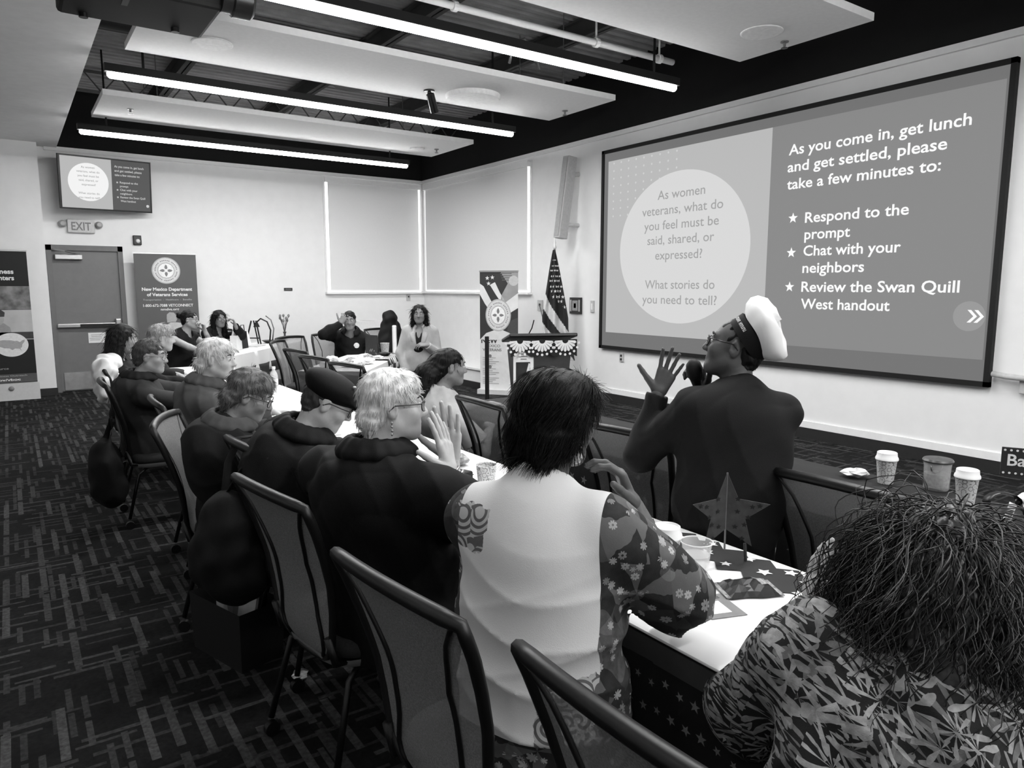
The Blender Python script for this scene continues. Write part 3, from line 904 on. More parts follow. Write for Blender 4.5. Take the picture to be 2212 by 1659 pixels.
# the cloth hangs as a narrow folded cone; stripes and stars follow the hang
rt = np.array([.8194, -.573, 0])
fwv = np.array([-.573, -.8194, 0])
NU, NV = 48, 96
cloth, tone = [], []
for j in range(NV + 1):
    v = j / NV
    z = 2.13 - v * 1.55
    wid = .03 + .34 * min(1, v / .62) ** .9
    lean = .045 * v + (.09 * max(0, v - .72) / .28)
    row = []
    for i in range(NU + 1):
        u = i / NU
        a = (u - .5) * 2
        off = .05 * math.sin(u * 15 + v * 2) * (.2 + v) + .05 * (1 - a * a)
        low = .12 * max(0, v - .5) * (u - .45)
        p = np.array([bx, by, z - low]) + rt * (a * wid * (.52 if a < 0 else .5) + lean - .01) + fwv * (off + .02)
        row.append(tuple(p))
    cloth.append(row)
Md, Ml = gray('flag_dark', 34, .8, .1, 30), gray('flag_light', 205, .8, .05, 30)
Vv = [p for r_ in cloth for p in r_]
Ff, fm = [], []
for j in range(NV):
    for i in range(NU):
        Ff.append([j * (NU + 1) + i, j * (NU + 1) + i + 1, (j + 1) * (NU + 1) + i + 1, (j + 1) * (NU + 1) + i])
        u, v = (i + .5) / NU, (j + .5) / NV
        union = v < .40 + .22 * u
        s = v * 7.5 - u * 2.6
        fm.append(0 if union or (math.floor(s * 1.0) % 2 == 0) else 1)
fc = mesh_obj('flag_cloth', Vv, Ff, None, fl, True, True, fm, [Md, Ml])
solid(fc, .003)
sg = G()
for j in range(14):
    v = .1 + j * .047
    for i in range(5):
        u = .18 + .16 * i + (.08 if j % 2 else 0)
        if u < .92 and v < .34 + .22 * u and v > .08 + abs(u - .5) * .12:
            q = np.array(cloth[int(v * NV)][int(u * NU)]) + fwv * .006
            sg.flat(star_poly(.008 + .02 * min(1, v * 2.2)), tuple(q), tuple(rt), (0, 0, 1))
sg.obj('flag_stars', Ml, fl, world=True)

# ---------------------------------------------------------------- lectern
lc = empty('lectern', (4.35, 5.75, 0), -math.radians(205), label='dark lectern with lace trim and a white poster on its front', cat='lectern')
LX = gray('lectern_grey', 60, .5, .05, 12)
G().box((0, 0, .03), (.5, .4, .06), bevel=.01).obj('base', M_bk, lc)
V = [(x, y, z) for z, w, dd in ((.06, .21, .16), (1.02, .29, .2)) for x, y in ((-w, -dd), (w, -dd), (w, dd), (-w, dd))]
mesh_obj('body', V, [[3, 2, 1, 0], [4, 5, 6, 7], [0, 1, 5, 4], [1, 2, 6, 5], [2, 3, 7, 6], [3, 0, 4, 7]], LX, lc)
Rm = Matrix.Rotation(math.radians(10), 3, 'X')
G().box((0, 0, 1.1), (.68, .5, .035), R=Rm, bevel=.01).obj('top_board', M_bk, lc)
lace = G()
for cx in (-.21, 0.02, .24):
    for k in range(9):
        a = math.pi + math.pi * (k + .5) / 9
        A = (math.cos(a), 0, math.sin(a))
        lace.flat([(.03, -.006), (.1, -.014), (.115, 0), (.1, .014), (.03, .006)], (cx, .262, 1.09), A, (-math.sin(a), 0, math.cos(a)))
        lace.flat(disc_poly(.013, 8), (cx + .14 * math.cos(a), .262, 1.09 + .14 * math.sin(a)), (1, 0, 0), (0, 0, 1))
bk = G().sheet([[(-.33 + .66 * i / 20, .258, 1.1 - (0 if q == 0 else (.07 + .1 * abs(math.sin((i / 20 * .66 + .12) / .225 * math.pi))))) for i in range(21)] for q in range(2)])
bk.obj('lace_backing', M_bkmat, lc)
lace.obj('lace_trim', gray('lace_white', 215, .8), lc)
po = G().box((.2, .232, .77), (.2, .006, .5)).obj('poster', gray('paper', 228), lc)
G().box((.205, .237, .75), (.14, .004, .26)).obj('poster_photo', gray('poster_dark', 35, .5, .3, 12), po)
G().flat([(-.02, -.12), (.03, -.1), (.05, -.02), (.03, .06), (.04, .11), (.02, .12), (0, .04), (-.03, -.02)], (.17, .2395, .75), (-1, 0, 0), (0, 0, 1)).obj('poster_shape', gray('lace_white', 215), po)
for k in range(3):
    G().box((.2, .237, .96 - .025 * k), (.1 - .02 * k, .003, .008)).obj('poster_line', gray('ink_mid', 110), po)
G().box((.12, .232, .43), (.34, .006, .16)).obj('paper_sheet', gray('paper', 228), lc)
G().box((.2, .232, .36), (.2, .007, .3)).obj('paper_sheet', gray('paper_b', 205, .7, .15, 14), lc)
G().tube([(.1, -.05, 1.12), (.08, .05, 1.2), (.07, .1, 1.28)], .006, 6).obj('gooseneck', M_bk, lc)
st = G().tube([(0, 0, 0), (0, 0, 1.0), (.0, .0, 1.02)], .018, 8)
ms = empty('microphone_stand', (4.02, 6.2, 0), label='thin black stand post beside the lectern', cat='stand')
G().tube([(0, 0, .02), (0, 0, 1.1)], .022, 8).obj('post', M_bkmat, ms)
G().lathe([(.15, 0), (.15, .015), (.03, .03)], n=20).obj('foot', M_bkmat, ms, smooth=.6)
# ================================================================== CHAIRS
M_fr = gray('chair_frame_black', 13, .4, .1, 30)
M_seat = gray('seat_fabric', 40, .9, .15, 120, bump=.3, bscale=500)
M_shell = gray('seat_shell_grey', 120, .5, .05, 30)


def mesh_cloth():
    m, nt, b = new_mat('woven_mesh')
    L = nt.links
    b.inputs['Base Color'].default_value = (.21, .21, .21, 1)
    b.inputs['Roughness'].default_value = .6
    tr = N(nt, 'ShaderNodeBsdfTransparent')
    mx = N(nt, 'ShaderNodeMixShader')
    tc = N(nt, 'ShaderNodeTexCoord')
    w1 = N(nt, 'ShaderNodeTexNoise')
    w1.inputs['Scale'].default_value = 260
    L.new(tc.outputs['Object'], w1.inputs['Vector'])
    mr = N(nt, 'ShaderNodeMapRange')
    mr.inputs['From Min'].default_value = .35
    mr.inputs['From Max'].default_value = .65
    mr.inputs['To Min'].default_value = .58
    mr.inputs['To Max'].default_value = .9
    L.new(w1.outputs['Fac'], mr.inputs[0])
    L.new(mr.outputs[0], mx.inputs[0])
    L.new(tr.outputs[0], mx.inputs[1])
    L.new(b.outputs[0], mx.inputs[2])
    L.new(mx.outputs[0], nt.nodes['Material Output'].inputs['Surface'])
    return m


M_mesh = mesh_cloth()


def back_pt(u, v):
    """u -1..1 across, v 0 bottom .. 1 top of the chair back"""
    hw = np.interp(v, [0, .06, .15, .35, .6, .85, 1], [.10, .155, .185, .205, .225, .245, .25])
    z = .41 + .57 * v - .012 * u * u * v
    y = np.interp(z, [.40, .45, .5, .6, .7, .8, .9, 1.0], [-.20, -.217, -.222, -.226, -.238, -.265, -.298, -.34])
    return (u * hw, y - .02 * (1 - u * u) * (.4 + .6 * v), z)


def make_chair():
    c = empty('office_chair', (0, 0, 0))
    n = 14
    g = G().sheet([[back_pt(-1 + 2 * i / 12, j / n) for i in range(13)] for j in range(n + 1)])
    g.obj('mesh_back', M_mesh, c, smooth=True)
    path = [back_pt(-1, j / 20) for j in range(21)] + [back_pt(-1 + 2 * i / 10, 1) for i in range(1, 10)] + [back_pt(1, 1 - j / 20) for j in range(21)] + [back_pt(1 - 2 * i / 6, 0) for i in range(1, 6)]
    rr = [.011 + .005 * j / 20 for j in range(21)] + [.018] * 9 + [.016 - .005 * j / 20 for j in range(21)] + [.011] * 5
    G().tube(path, rr, 8, closed=True).obj('back_frame', M_fr, c, smooth=True)
    for s in (-1, 1):
        pts = [back_pt(s * np.interp(v, [0, .3, .6, .85, 1], [.9, .62, .55, .7, .93]), v) for v in np.linspace(.03, .99, 16)]
        G().tube([(p[0], p[1] - .004, p[2]) for p in pts], .0065, 6).obj('back_rib', M_fr, c, smooth=True)
    rows = []
    for k, (s, z) in enumerate([(.9, .425), (1.0, .435), (1.02, .455), (1.0, .478), (.9, .488), (.5, .485), (.02, .48)]):
        rows.append([(s * .235 * math.copysign(abs(math.cos(a)) ** .5, math.cos(a)), .02 + s * .225 * math.copysign(abs(math.sin(a)) ** .5, math.sin(a)), z) for a in [2 * math.pi * i / 28 for i in range(29)]])
    G().sheet(rows).obj('seat', M_seat, c, smooth=True)
    rows = []
    for k, (s, z) in enumerate([(.2, .385), (.8, .39), (.96, .405), (.98, .43)]):
        rows.append([(s * .235 * math.copysign(abs(math.cos(a)) ** .5, math.cos(a)), .01 + s * .235 * math.copysign(abs(math.sin(a)) ** .5, math.sin(a)), z) for a in [2 * math.pi * i / 28 for i in range(29)]])
    G().sheet(rows).obj('seat_shell', M_shell, c, smooth=True)
    for s in (-1, 1):
        G().tube([(s * .17, -.1, .41), (s * .19, -.215, .43), (s * .185, -.235, .52)], .014, 8).obj('back_bracket', M_fr, c, smooth=True)
        for y0_, y1_ in ((.16, .22), (-.1, -.25)):
            lg = G().tube([(s * .17, y0_, .41), (s * .2, (y0_ + y1_) / 2, .36), (s * .23, y1_, .07)], .011, 8).obj('leg', M_fr, c, smooth=True)
            G().lathe([(.012, -.012), (.027, -.012), (.027, .012), (.012, .012)], (s * .23, y1_, .028), 14, R=Matrix.Rotation(math.pi / 2, 3, 'Y')).obj('caster', M_fr, lg, smooth=.6)
    return c


CHAIR0 = make_chair()
_used = []


def chair(x, y, az, label, scale=1.0):
    c = CHAIR0 if not _used else copy_tree(CHAIR0)
    _used.append(c)
    c.location = (x, y, 0)
    c.rotation_euler = (0, 0, -math.radians(az))
    return props(c, label, 'chair', 'black mesh-back chairs')


# chairs along the first table row, all turned to the screen
CHX = .96
chair(CHX + .06, .72, 90, 'black mesh chair of the curly-haired person, cut by the picture bottom')
chair(CHX - .01, 1.38, 84, 'large mesh chair back in front of the white patterned shirt')
chair(CHX - .02, 2.26, 82, 'black mesh chair behind the person with cropped white hair')
chair(CHX + .1, 2.92, 86, 'black mesh chair with a dark backpack hung on it')
chair(CHX - .08, 3.6, 112, 'mesh chair behind the person bending over papers')
chair(CHX - .0, 4.35, 92, 'mesh chair of the white-haired person in grey')
chair(CHX - .15, 5.45, 92, 'mesh chair behind the short-haired person in glasses and dark jacket')
chair(CHX - .08, 6.5, 88, 'mesh chair with a white jacket hung over its back')
chair(CHX + .05, 7.35, 92, 'mesh chair of the half hidden light-haired person')
# second row
chair(2.46, 1.22, 90, 'empty mesh chair with star cloth behind it, beside the curly hair')
chair(2.5, 2.3, 84, 'mesh chair pushed behind the standing speaker in the white cap')
chair(2.42, 3.3, 92, 'empty mesh chair between the grey t-shirt person and the black-haired head')
chair(2.5, 4.15, 92, 'mesh chair of the person in the grey t-shirt')
chair(2.55, 5.62, 80, 'empty mesh chair just behind the black beret')
chair(2.54, 6.36, 80, 'empty mesh chair left of the one behind the beret')
chair(2.64, 7.15, 82, 'empty mesh chair seen edge-on before the far table drape')
chair(3.05, 8.75, 150, 'pale mesh chair beside the person in black, set against white cloth')
chair(2.8, 8.2, 125, 'pale mesh chair left of the white cloth strip')
chair(3.42, 9.0, 200, 'mesh chair of the person in black touching the forehead')
chair(2.75, 10.9, 140, 'mesh chair at the far table behind the laptop')
chair(1.6, 9.35, 140, 'mesh chair of the bare-armed person at the far table')
chair(2.1, 10.35, 150, 'mesh chair of the long-haired person by the far wall')
chair(4.55, 9.75, 190, 'mesh chair with coats piled on it near the corner')

# ================================================================== TABLES
M_ttop = gray('table_laminate', 120, .4, .05, 20)
M_paper = gray('white_table_cover', 226, .6, .02, 5)
M_starcloth = gray('black_star_cloth', 16, .85, .1, 40)
M_star = gray('cloth_star_grey', 110, .8, .2, 30)


def table(cx, cy, length, width, az, label):
    """long axis along local y"""
    t = empty('folding_table', (cx, cy, 0), -math.radians(az), label=label, cat='table', group='folding tables')
    G().box((0, 0, .715), (width, length, .04), bevel=.008).obj('table_top', M_ttop, t)
    for sy in (-1, 1):
        for sx in (-1, 1):
            G().tube([(sx * (width / 2 - .08), sy * (length / 2 - .18), .7), (sx * (width / 2 - .06), sy * (length / 2 - .16), .0)], .016, 8).obj('leg', M_fr, t)
        G().tube([(-(width / 2 - .07), sy * (length / 2 - .17), .12), ((width / 2 - .07), sy * (length / 2 - .17), .12)], .012, 6).obj('foot_bar', M_fr, t)
    return t


def cover(t, width, length, dl, dr, mat, name, label, cat, group, z=.738, wav=.012, th=.003, ends=0.0, seed=1):
    """a cloth lying on a table, hanging dl over the left edge and dr over the right"""
    r = empty(name, tuple(t.location), t.rotation_euler[2], label=label, cat=cat, group=group)
    R_ = random.Random(seed)
    ph = [R_.uniform(0, 6) for _ in range(4)]
    hw = width / 2 + .006
    n = max(12, int(length / .05))
    secs = []
    for k in range(4, 0, -1):
        if dl:
            secs.append((-1, k / 4 * dl))
    secs += [(-1, 0), (-.98, -1), (-.5, -1), (0, -1), (.5, -1), (.98, -1), (1, 0)]
    for k in range(1, 5):
        if dr:
            secs.append((1, k / 4 * dr))
    rows = []
    for i in range(n + 1):
        y = -length / 2 - .004 + (length + .008) * i / n
        row = []
        for (s, dd) in secs:
            if dd < 0:
                row.append((s * hw * 1.0, y, z + .002))
            else:
                w_ = wav * (dd / .3) * (math.sin(y * 9 + ph[0]) + .6 * math.sin(y * 21 + ph[1]))
                row.append((s * (hw + .004 + abs(w_) + dd * .04), y, z - dd - (.0 if dd else .004)))
        rows.append(row)
    o = G().sheet(rows).obj('cloth', mat, r, smooth=.9)
    solid(o, th)
    return r


T1 = []
lab1 = ['table of the first row nearest the camera, under a white cover', 'first-row table with the paper cup and black boxes', 'first-row table in front of the beret and bent heads', 'first-row table end with papers near the door']
ya = .25
for k, ln in enumerate((1.9, 2.0, 2.1, 2.1)):
    t = table(1.585, ya + ln / 2, ln - .01, .65, 0, lab1[k])
    G().box((-.3335, 0, .7), (.004, ln - .02, .06)).obj('edge_band', gray('table_edge_grey', 62, .5), t)
    c1 = cover(t, .636, ln - .01, .62, .34, M_starcloth, 'star_tablecloth', ['black star-printed cloth hanging below the table by the patterned sleeve', 'black star cloth under the table cover behind the white-haired person', 'black star cloth on the table beyond the beret', 'black star cloth at the end of the first table row'][k], 'tablecloth', 'black star tablecloths', z=.738, seed=k)
    if k < 2:
        # printed stars on the hanging side
        sg = G()
        R_ = random.Random(20 + k)
        for i in range(int(ln / .045)):
            for j in range(7):
                y = -ln / 2 + .03 + .045 * i + (.022 if j % 2 else 0)
                zz = .66 - .075 * j + R_.uniform(-.008, .008)
                xx = -(.325 + .045 + .04 * (.74 - zz)) - .006
                if abs(y) < ln / 2 - .02:
                    sg.flat(star_poly(.014 + R_.uniform(-.003, .003), .4, rot=R_.uniform(0, 6)), (xx, y, zz), (0, -1, 0), (0, 0, 1))
        s_ = sg.obj('star_print', M_star, c1)
        s_['kind'] = 'stuff'
    cover(t, .65, ln - .01, .006, .012, M_paper, 'table_cover', ['white paper cover on the nearest table top', 'white paper cover on the table beside the praying hands', 'white paper cover under the bent heads', 'white paper cover at the door end of the row'][k], 'table cover', 'white table covers', z=.744, wav=.0, seed=k + 5)
    T1.append(t)
    ya += ln
# second row under star cloth
ya = .9
for k, ln in enumerate((1.85, 1.85)):
    t = table(2.86, ya + ln / 2, ln - .01, .7, 0, ['second-row table carrying lidded cups beside the curly hair', 'second-row table beyond the standing speaker'][k])
    c2 = cover(t, .7, ln - .01, .5, .3, M_starcloth, 'star_tablecloth', ['black star cloth on the second row behind the empty chair', 'black star cloth on the second row behind the speaker'][k], 'tablecloth', 'black star tablecloths', seed=k + 11)
    sg = G()
    R_ = random.Random(40 + k)
    for i in range(int(ln / .1)):
        for j in range(5):
            sg.flat(star_poly(.026, .4, rot=R_.uniform(0, 6)), (-(.35 + .05 + .04 * (.05 + .1 * j)) - .006, -ln / 2 + .06 + .1 * i + (.05 if j % 2 else 0) - .03, .68 - .1 * j), (0, -1, 0), (0, 0, 1))
    s_ = sg.obj('star_print', M_star, c2)
    s_['kind'] = 'stuff'
    ya += ln
# angled tables at the far end
ANG = math.degrees(math.atan2(1.57, 2.0))


def edge_table(p0, p1, width, label):
    p0, p1 = np.array(p0), np.array(p1)
    d_ = (p1 - p0)
    ln = np.linalg.norm(d_)
    d_ /= ln
    left = np.array([-d_[1], d_[0]])
    c = (p0 + p1) / 2 + left * width / 2
    az = math.degrees(math.atan2(d_[0], d_[1]))
    return table(c[0], c[1], ln, width, az, label), ln


tf, lf = edge_table((2.1, 9.25), (4.02, 11.75), .62, 'angled far table carrying the laptop and the flower vase')
cover(tf, .62, lf, .2, .3, M_paper, 'table_cover', 'white cloth over the angled far table', 'table cover', 'white table covers', wav=.02, seed=31)
dr = empty('table_drape', tuple(tf.location), tf.rotation_euler[2], label='dark and pale patterned drape hanging from the far table', cat='drape')
Mdd, Mdl = gray('drape_dark', 44, .8, .2, 20), gray('drape_light', 150, .8, .15, 12)
rows, fm = [], []
for j in range(9):
    z = .55 - .4 * j / 8
    rows.append([(.31 + .045 + .015 * math.sin(i * .9), -lf / 2 + lf * i / 40, z) for i in range(41)])
g = G().sheet(rows)
for j in range(8):
    for i in range(40):
        v = (j + .5) / 8 + .06 * math.sin(i * .7)
        fm.append(1 if .42 < v < .82 else 0)
o = mesh_obj('cloth', g.V, g.F, None, dr, True, False, fm, [Mdd, Mdl])
solid(o, .003)
t3, l3 = edge_table((2.95, 6.9), (4.2, 8.5), .68, 'angled table heaped with supplies in front of the standing presenter')
cover(t3, .68, l3, .14, .24, M_paper, 'table_cover', 'white cloth over the table of heaped supplies', 'table cover', 'white table covers', wav=.015, seed=32)
sw = empty('striped_swag', tuple(t3.location), t3.rotation_euler[2], label='striped bunting draped over the end of the supply table', cat='bunting')
rows, fm = [], []
for j in range(13):
    z = .752 - (.5 * max(0, j - 4) / 8)
    rows.append([(.1 + .0625 * min(j, 4) + (.012 * math.sin(i * 1.1) + .008 if j > 4 else 0) + (.02 if j > 4 else 0), l3 / 2 - .95 + .7 * i / 30, z + (.006 if j < 5 else 0)) for i in range(31)])
g = G().sheet(rows)
for j in range(12):
    for i in range(30):
        fm.append(int(i + 1.2 * math.sin(j * .9)) // 2 % 2)
o = mesh_obj('cloth', g.V, g.F, None, sw, True, False, fm, [gray('stripe_dark', 55, .8), gray('stripe_light', 215, .8)])
solid(o, .002)
t4 = table(5.5, 12.35, 1.5, .6, 90, 'small white covered table in the window corner')
cover(t4, .6, 1.5, .2, .3, M_paper, 'table_cover', 'white cloth on the corner table by the windows', 'table cover', 'white table covers', seed=33)
# ================================================================== PEOPLE
# bodies are smooth unions of limbs and ellipsoids, meshed as one continuous skin
FAR = .09


def vnorm(a):
    a = np.asarray(a, float)
    return a / max(1e-9, np.linalg.norm(a))


def ell(c, r, R=None, k=.03, sub=False):
    return dict(t='e', c=np.asarray(c, float), r=np.asarray(r, float), R=None if R is None else np.asarray(R, float), k=k, sub=sub)


def cap(a, b, ra, rb=None, k=.03, sub=False):
    return dict(t='c', a=np.asarray(a, float), b=np.asarray(b, float), ra=ra, rb=ra if rb is None else rb, k=k, sub=sub)


def bounds(p, m=0.0):
    if p['t'] == 'e':
        q = np.max(p['r']) if p['R'] is not None else p['r']
        return p['c'] - q - m, p['c'] + q + m
    q = max(p['ra'], p['rb'])
    return np.minimum(p['a'], p['b']) - q - m, np.maximum(p['a'], p['b']) + q + m


def sdf(p, X, Y, Z):
    if p['t'] == 'e':
        x, y, z = X - p['c'][0], Y - p['c'][1], Z - p['c'][2]
        if p['R'] is not None:
            R = p['R']
            x, y, z = R[0, 0] * x + R[1, 0] * y + R[2, 0] * z, R[0, 1] * x + R[1, 1] * y + R[2, 1] * z, R[0, 2] * x + R[1, 2] * y + R[2, 2] * z
        a, b, c = p['r']
        k0 = np.sqrt((x / a) ** 2 + (y / b) ** 2 + (z / c) ** 2)
        k1 = np.sqrt((x / a ** 2) ** 2 + (y / b ** 2) ** 2 + (z / c ** 2) ** 2) + 1e-9
        return k0 * (k0 - 1) / k1
    a, b = p['a'], p['b']
    d = b - a
    dd = d @ d + 1e-12
    x, y, z = X - a[0], Y - a[1], Z - a[2]
    t = np.clip((x * d[0] + y * d[1] + z * d[2]) / dd, 0, 1)
    r = p['ra'] + (p['rb'] - p['ra']) * t
    return np.sqrt((x - d[0] * t) ** 2 + (y - d[1] * t) ** 2 + (z - d[2] * t) ** 2) - r


def surf(prims, h, lo=None, hi=None, disp=None):
    """mesh the smooth union of prims on a grid of step h; returns vertices, quads"""
    bl = [bounds(p) for p in prims if not p['sub']]
    L0 = np.min([b[0] for b in bl], axis=0) - 3 * h
    H0 = np.max([b[1] for b in bl], axis=0) + 3 * h
    if lo is not None:
        L0 = np.maximum(L0, lo)
    if hi is not None:
        H0 = np.minimum(H0, hi)
    n = np.maximum(np.ceil((H0 - L0) / h).astype(int) + 1, 4)
    ax = [L0[i] + h * np.arange(n[i]) for i in range(3)]
    F = np.full(n, FAR, dtype=np.float32)
    for p in prims:
        a, b = bounds(p, FAR)
        i0 = np.maximum(np.floor((a - L0) / h).astype(int), 0)
        i1 = np.minimum(np.ceil((b - L0) / h).astype(int) + 1, n)
        if np.any(i1 <= i0):
            continue
        sl = tuple(slice(i0[i], i1[i]) for i in range(3))
        X = ax[0][sl[0]][:, None, None]
        Y = ax[1][sl[1]][None, :, None]
        Z = ax[2][sl[2]][None, None, :]
        d = sdf(p, X, Y, Z)
        f = F[sl]
        k = p['k']
        if p['sub']:
            d = -d
            hh = np.clip(.5 - .5 * (f - d) / k, 0, 1)
            F[sl] = f + (d - f) * hh + k * hh * (1 - hh)
        else:
            hh = np.clip(.5 + .5 * (f - d) / k, 0, 1)
            F[sl] = f + (d - f) * hh - k * hh * (1 - hh)
    if disp is not None:
        F = F + disp(ax[0][:, None, None], ax[1][None, :, None], ax[2][None, None, :])
    F[0], F[-1], F[:, 0], F[:, -1], F[:, :, 0], F[:, :, -1] = FAR, FAR, FAR, FAR, FAR, FAR
    # naive surface nets
    I = F < 0
    c = [slice(0, -1), slice(1, None)]
    cnt = sum(I[c[i], c[j], c[k]].astype(np.int8) for i in (0, 1) for j in (0, 1) for k in (0, 1))
    act = (cnt > 0) & (cnt < 8)
    idx = np.argwhere(act)
    if len(idx) == 0:
        return np.zeros((0, 3)), np.zeros((0, 4), int)
    vid = np.full(act.shape, -1, dtype=np.int64)
    vid[act] = np.arange(len(idx))
    corner = np.array([(i, j, k) for i in (0, 1) for j in (0, 1) for k in (0, 1)])
    vals = np.stack([F[idx[:, 0] + a, idx[:, 1] + b, idx[:, 2] + cc] for a, b, cc in corner], 1)
    acc = np.zeros((len(idx), 3))
    num = np.zeros(len(idx))
    for a in range(8):
        for b in range(a + 1, 8):
            if np.abs(corner[a] - corner[b]).sum() != 1:
                continue
            va, vb = vals[:, a], vals[:, b]
            m = (va < 0) != (vb < 0)
            t = np.where(m, va / np.where(m, va - vb, 1), 0)[:, None]
            acc += np.where(m[:, None], corner[a] + (corner[b] - corner[a]) * t, 0)
            num += m
    V = L0 + h * (idx + acc / np.maximum(num, 1)[:, None])
    Q = []
    for axis in range(3):
        o1, o2 = [(1, 2), (2, 0), (0, 1)][axis]
        A = np.take(I, range(0, n[axis] - 1), axis)
        B = np.take(I, range(1, n[axis]), axis)
        e = np.argwhere(A != B)
        s = A[tuple(e.T)]
        ok = (e[:, o1] > 0) & (e[:, o2] > 0) & (e[:, o1] < n[o1] - 1) & (e[:, o2] < n[o2] - 1)
        e, s = e[ok], s[ok]
        if len(e) == 0:
            continue
        q = []
        for da, db in ((-1, -1), (0, -1), (0, 0), (-1, 0)):
            f = e.copy()
            f[:, o1] += da
            f[:, o2] += db
            q.append(vid[tuple(f.T)])
        q = np.stack(q, 1)
        q[~s] = q[~s][:, ::-1]
        Q.append(q)
    Q = np.concatenate(Q)
    Q = Q[(Q >= 0).all(1)]
    # one light relax to take the grid steps off
    nb = np.zeros_like(V)
    ct = np.zeros(len(V))
    for a, b in ((0, 1), (1, 2), (2, 3), (3, 0)):
        np.add.at(nb, Q[:, a], V[Q[:, b]])
        np.add.at(ct, Q[:, a], 1)
        np.add.at(nb, Q[:, b], V[Q[:, a]])
        np.add.at(ct, Q[:, b], 1)
    V = V * .5 + .5 * nb / np.maximum(ct, 1)[:, None]
    return V, Q


def join(parts):
    Vs, Qs, n = [], [], 0
    for V, Q in parts:
        if len(V):
            Vs.append(V)
            Qs.append(Q + n)
            n += len(V)
    return np.concatenate(Vs), np.concatenate(Qs)


def vnormals(V, Q):
    n = np.cross(V[Q[:, 2]] - V[Q[:, 0]], V[Q[:, 3]] - V[Q[:, 1]])
    N_ = np.zeros_like(V)
    for i in range(4):
        np.add.at(N_, Q[:, i], n)
    return N_ / np.maximum(np.linalg.norm(N_, axis=1), 1e-12)[:, None]


def strands(roots, dirs, length, seg, rad, curl=0, cfreq=30, grav=0, seed=0, wild=.15, fall=None):
    """many thin tapering three-sided hair strands as one vertex/face set"""
    rg = np.random.default_rng(seed)
    n = len(roots)
    ln = length * rg.uniform(.6, 1.15, n)
    d = dirs + rg.normal(0, wild, dirs.shape)
    d /= np.linalg.norm(d, axis=1)[:, None]
    P = roots.copy()
    t1 = np.cross(d, [0.3, .2, 1.0])
    t1 /= np.linalg.norm(t1, axis=1)[:, None] + 1e-9
    ph = rg.uniform(0, 6.28, n)
    fq = cfreq * rg.uniform(.6, 1.4, n)
    rings = []
    for s in range(seg + 1):
        u = s / seg
        t2 = np.cross(d, t1)
        off = 0
        if curl:
            w = curl * min(1, u * 2.5)
            ang = ph + fq * u * ln
            off = w * (np.cos(ang)[:, None] * t1 + np.sin(ang)[:, None] * t2)
        c = P + off
        r = rad * (1 - .75 * u)
        ring = []
        for k in range(3):
            a = 2 * math.pi * k / 3
            ring.append(c + r * (math.cos(a) * t1 + math.sin(a) * t2))
        rings.append(np.stack(ring, 1))
        P = P + d * (ln / seg)[:, None]
        if grav or fall is not None:
            d = d + np.array([0, 0, -grav / seg])
            if fall is not None:
                d = d + fall(P, u) / seg
            d /= np.linalg.norm(d, axis=1)[:, None]
    A = np.stack(rings, 1)                       # n, seg+1, 3, xyz
    V = A.reshape(-1, 3)
    base = (np.arange(n) * (seg + 1) * 3)[:, None, None]
    s = (np.arange(seg) * 3)[None, :, None]
    k = np.arange(3)[None, None, :]
    k2 = (k + 1) % 3
    q = np.stack([base + s + k, base + s + k2, base + s + 3 + k2, base + s + 3 + k], -1).reshape(-1, 4)
    return V, q


def rotm(yaw=0, pitch=0, roll=0):
    """yaw right (cw from above), pitch up, roll to the right, degrees; columns = right, forward, up"""
    y, p, r = [math.radians(a) for a in (yaw, pitch, roll)]
    return np.array(Matrix.Rotation(-y, 3, 'Z') @ Matrix.Rotation(p, 3, 'X') @ Matrix.Rotation(r, 3, 'Y'))


def ik(a, t, l1, l2, hint):
    a, t = np.asarray(a, float), np.asarray(t, float)
    d = t - a
    L = np.linalg.norm(d)
    m = (l1 + l2) * .995
    if L > m:
        t = a + d / L * m
        d = t - a
        L = m
    u = d / L
    x = (l1 * l1 - l2 * l2 + L * L) / (2 * L)
    hgt = math.sqrt(max(0, l1 * l1 - x * x))
    w = np.asarray(hint, float)
    w = w - u * (w @ u)
    w = vnorm(w)
    return a + u * x + w * hgt, t


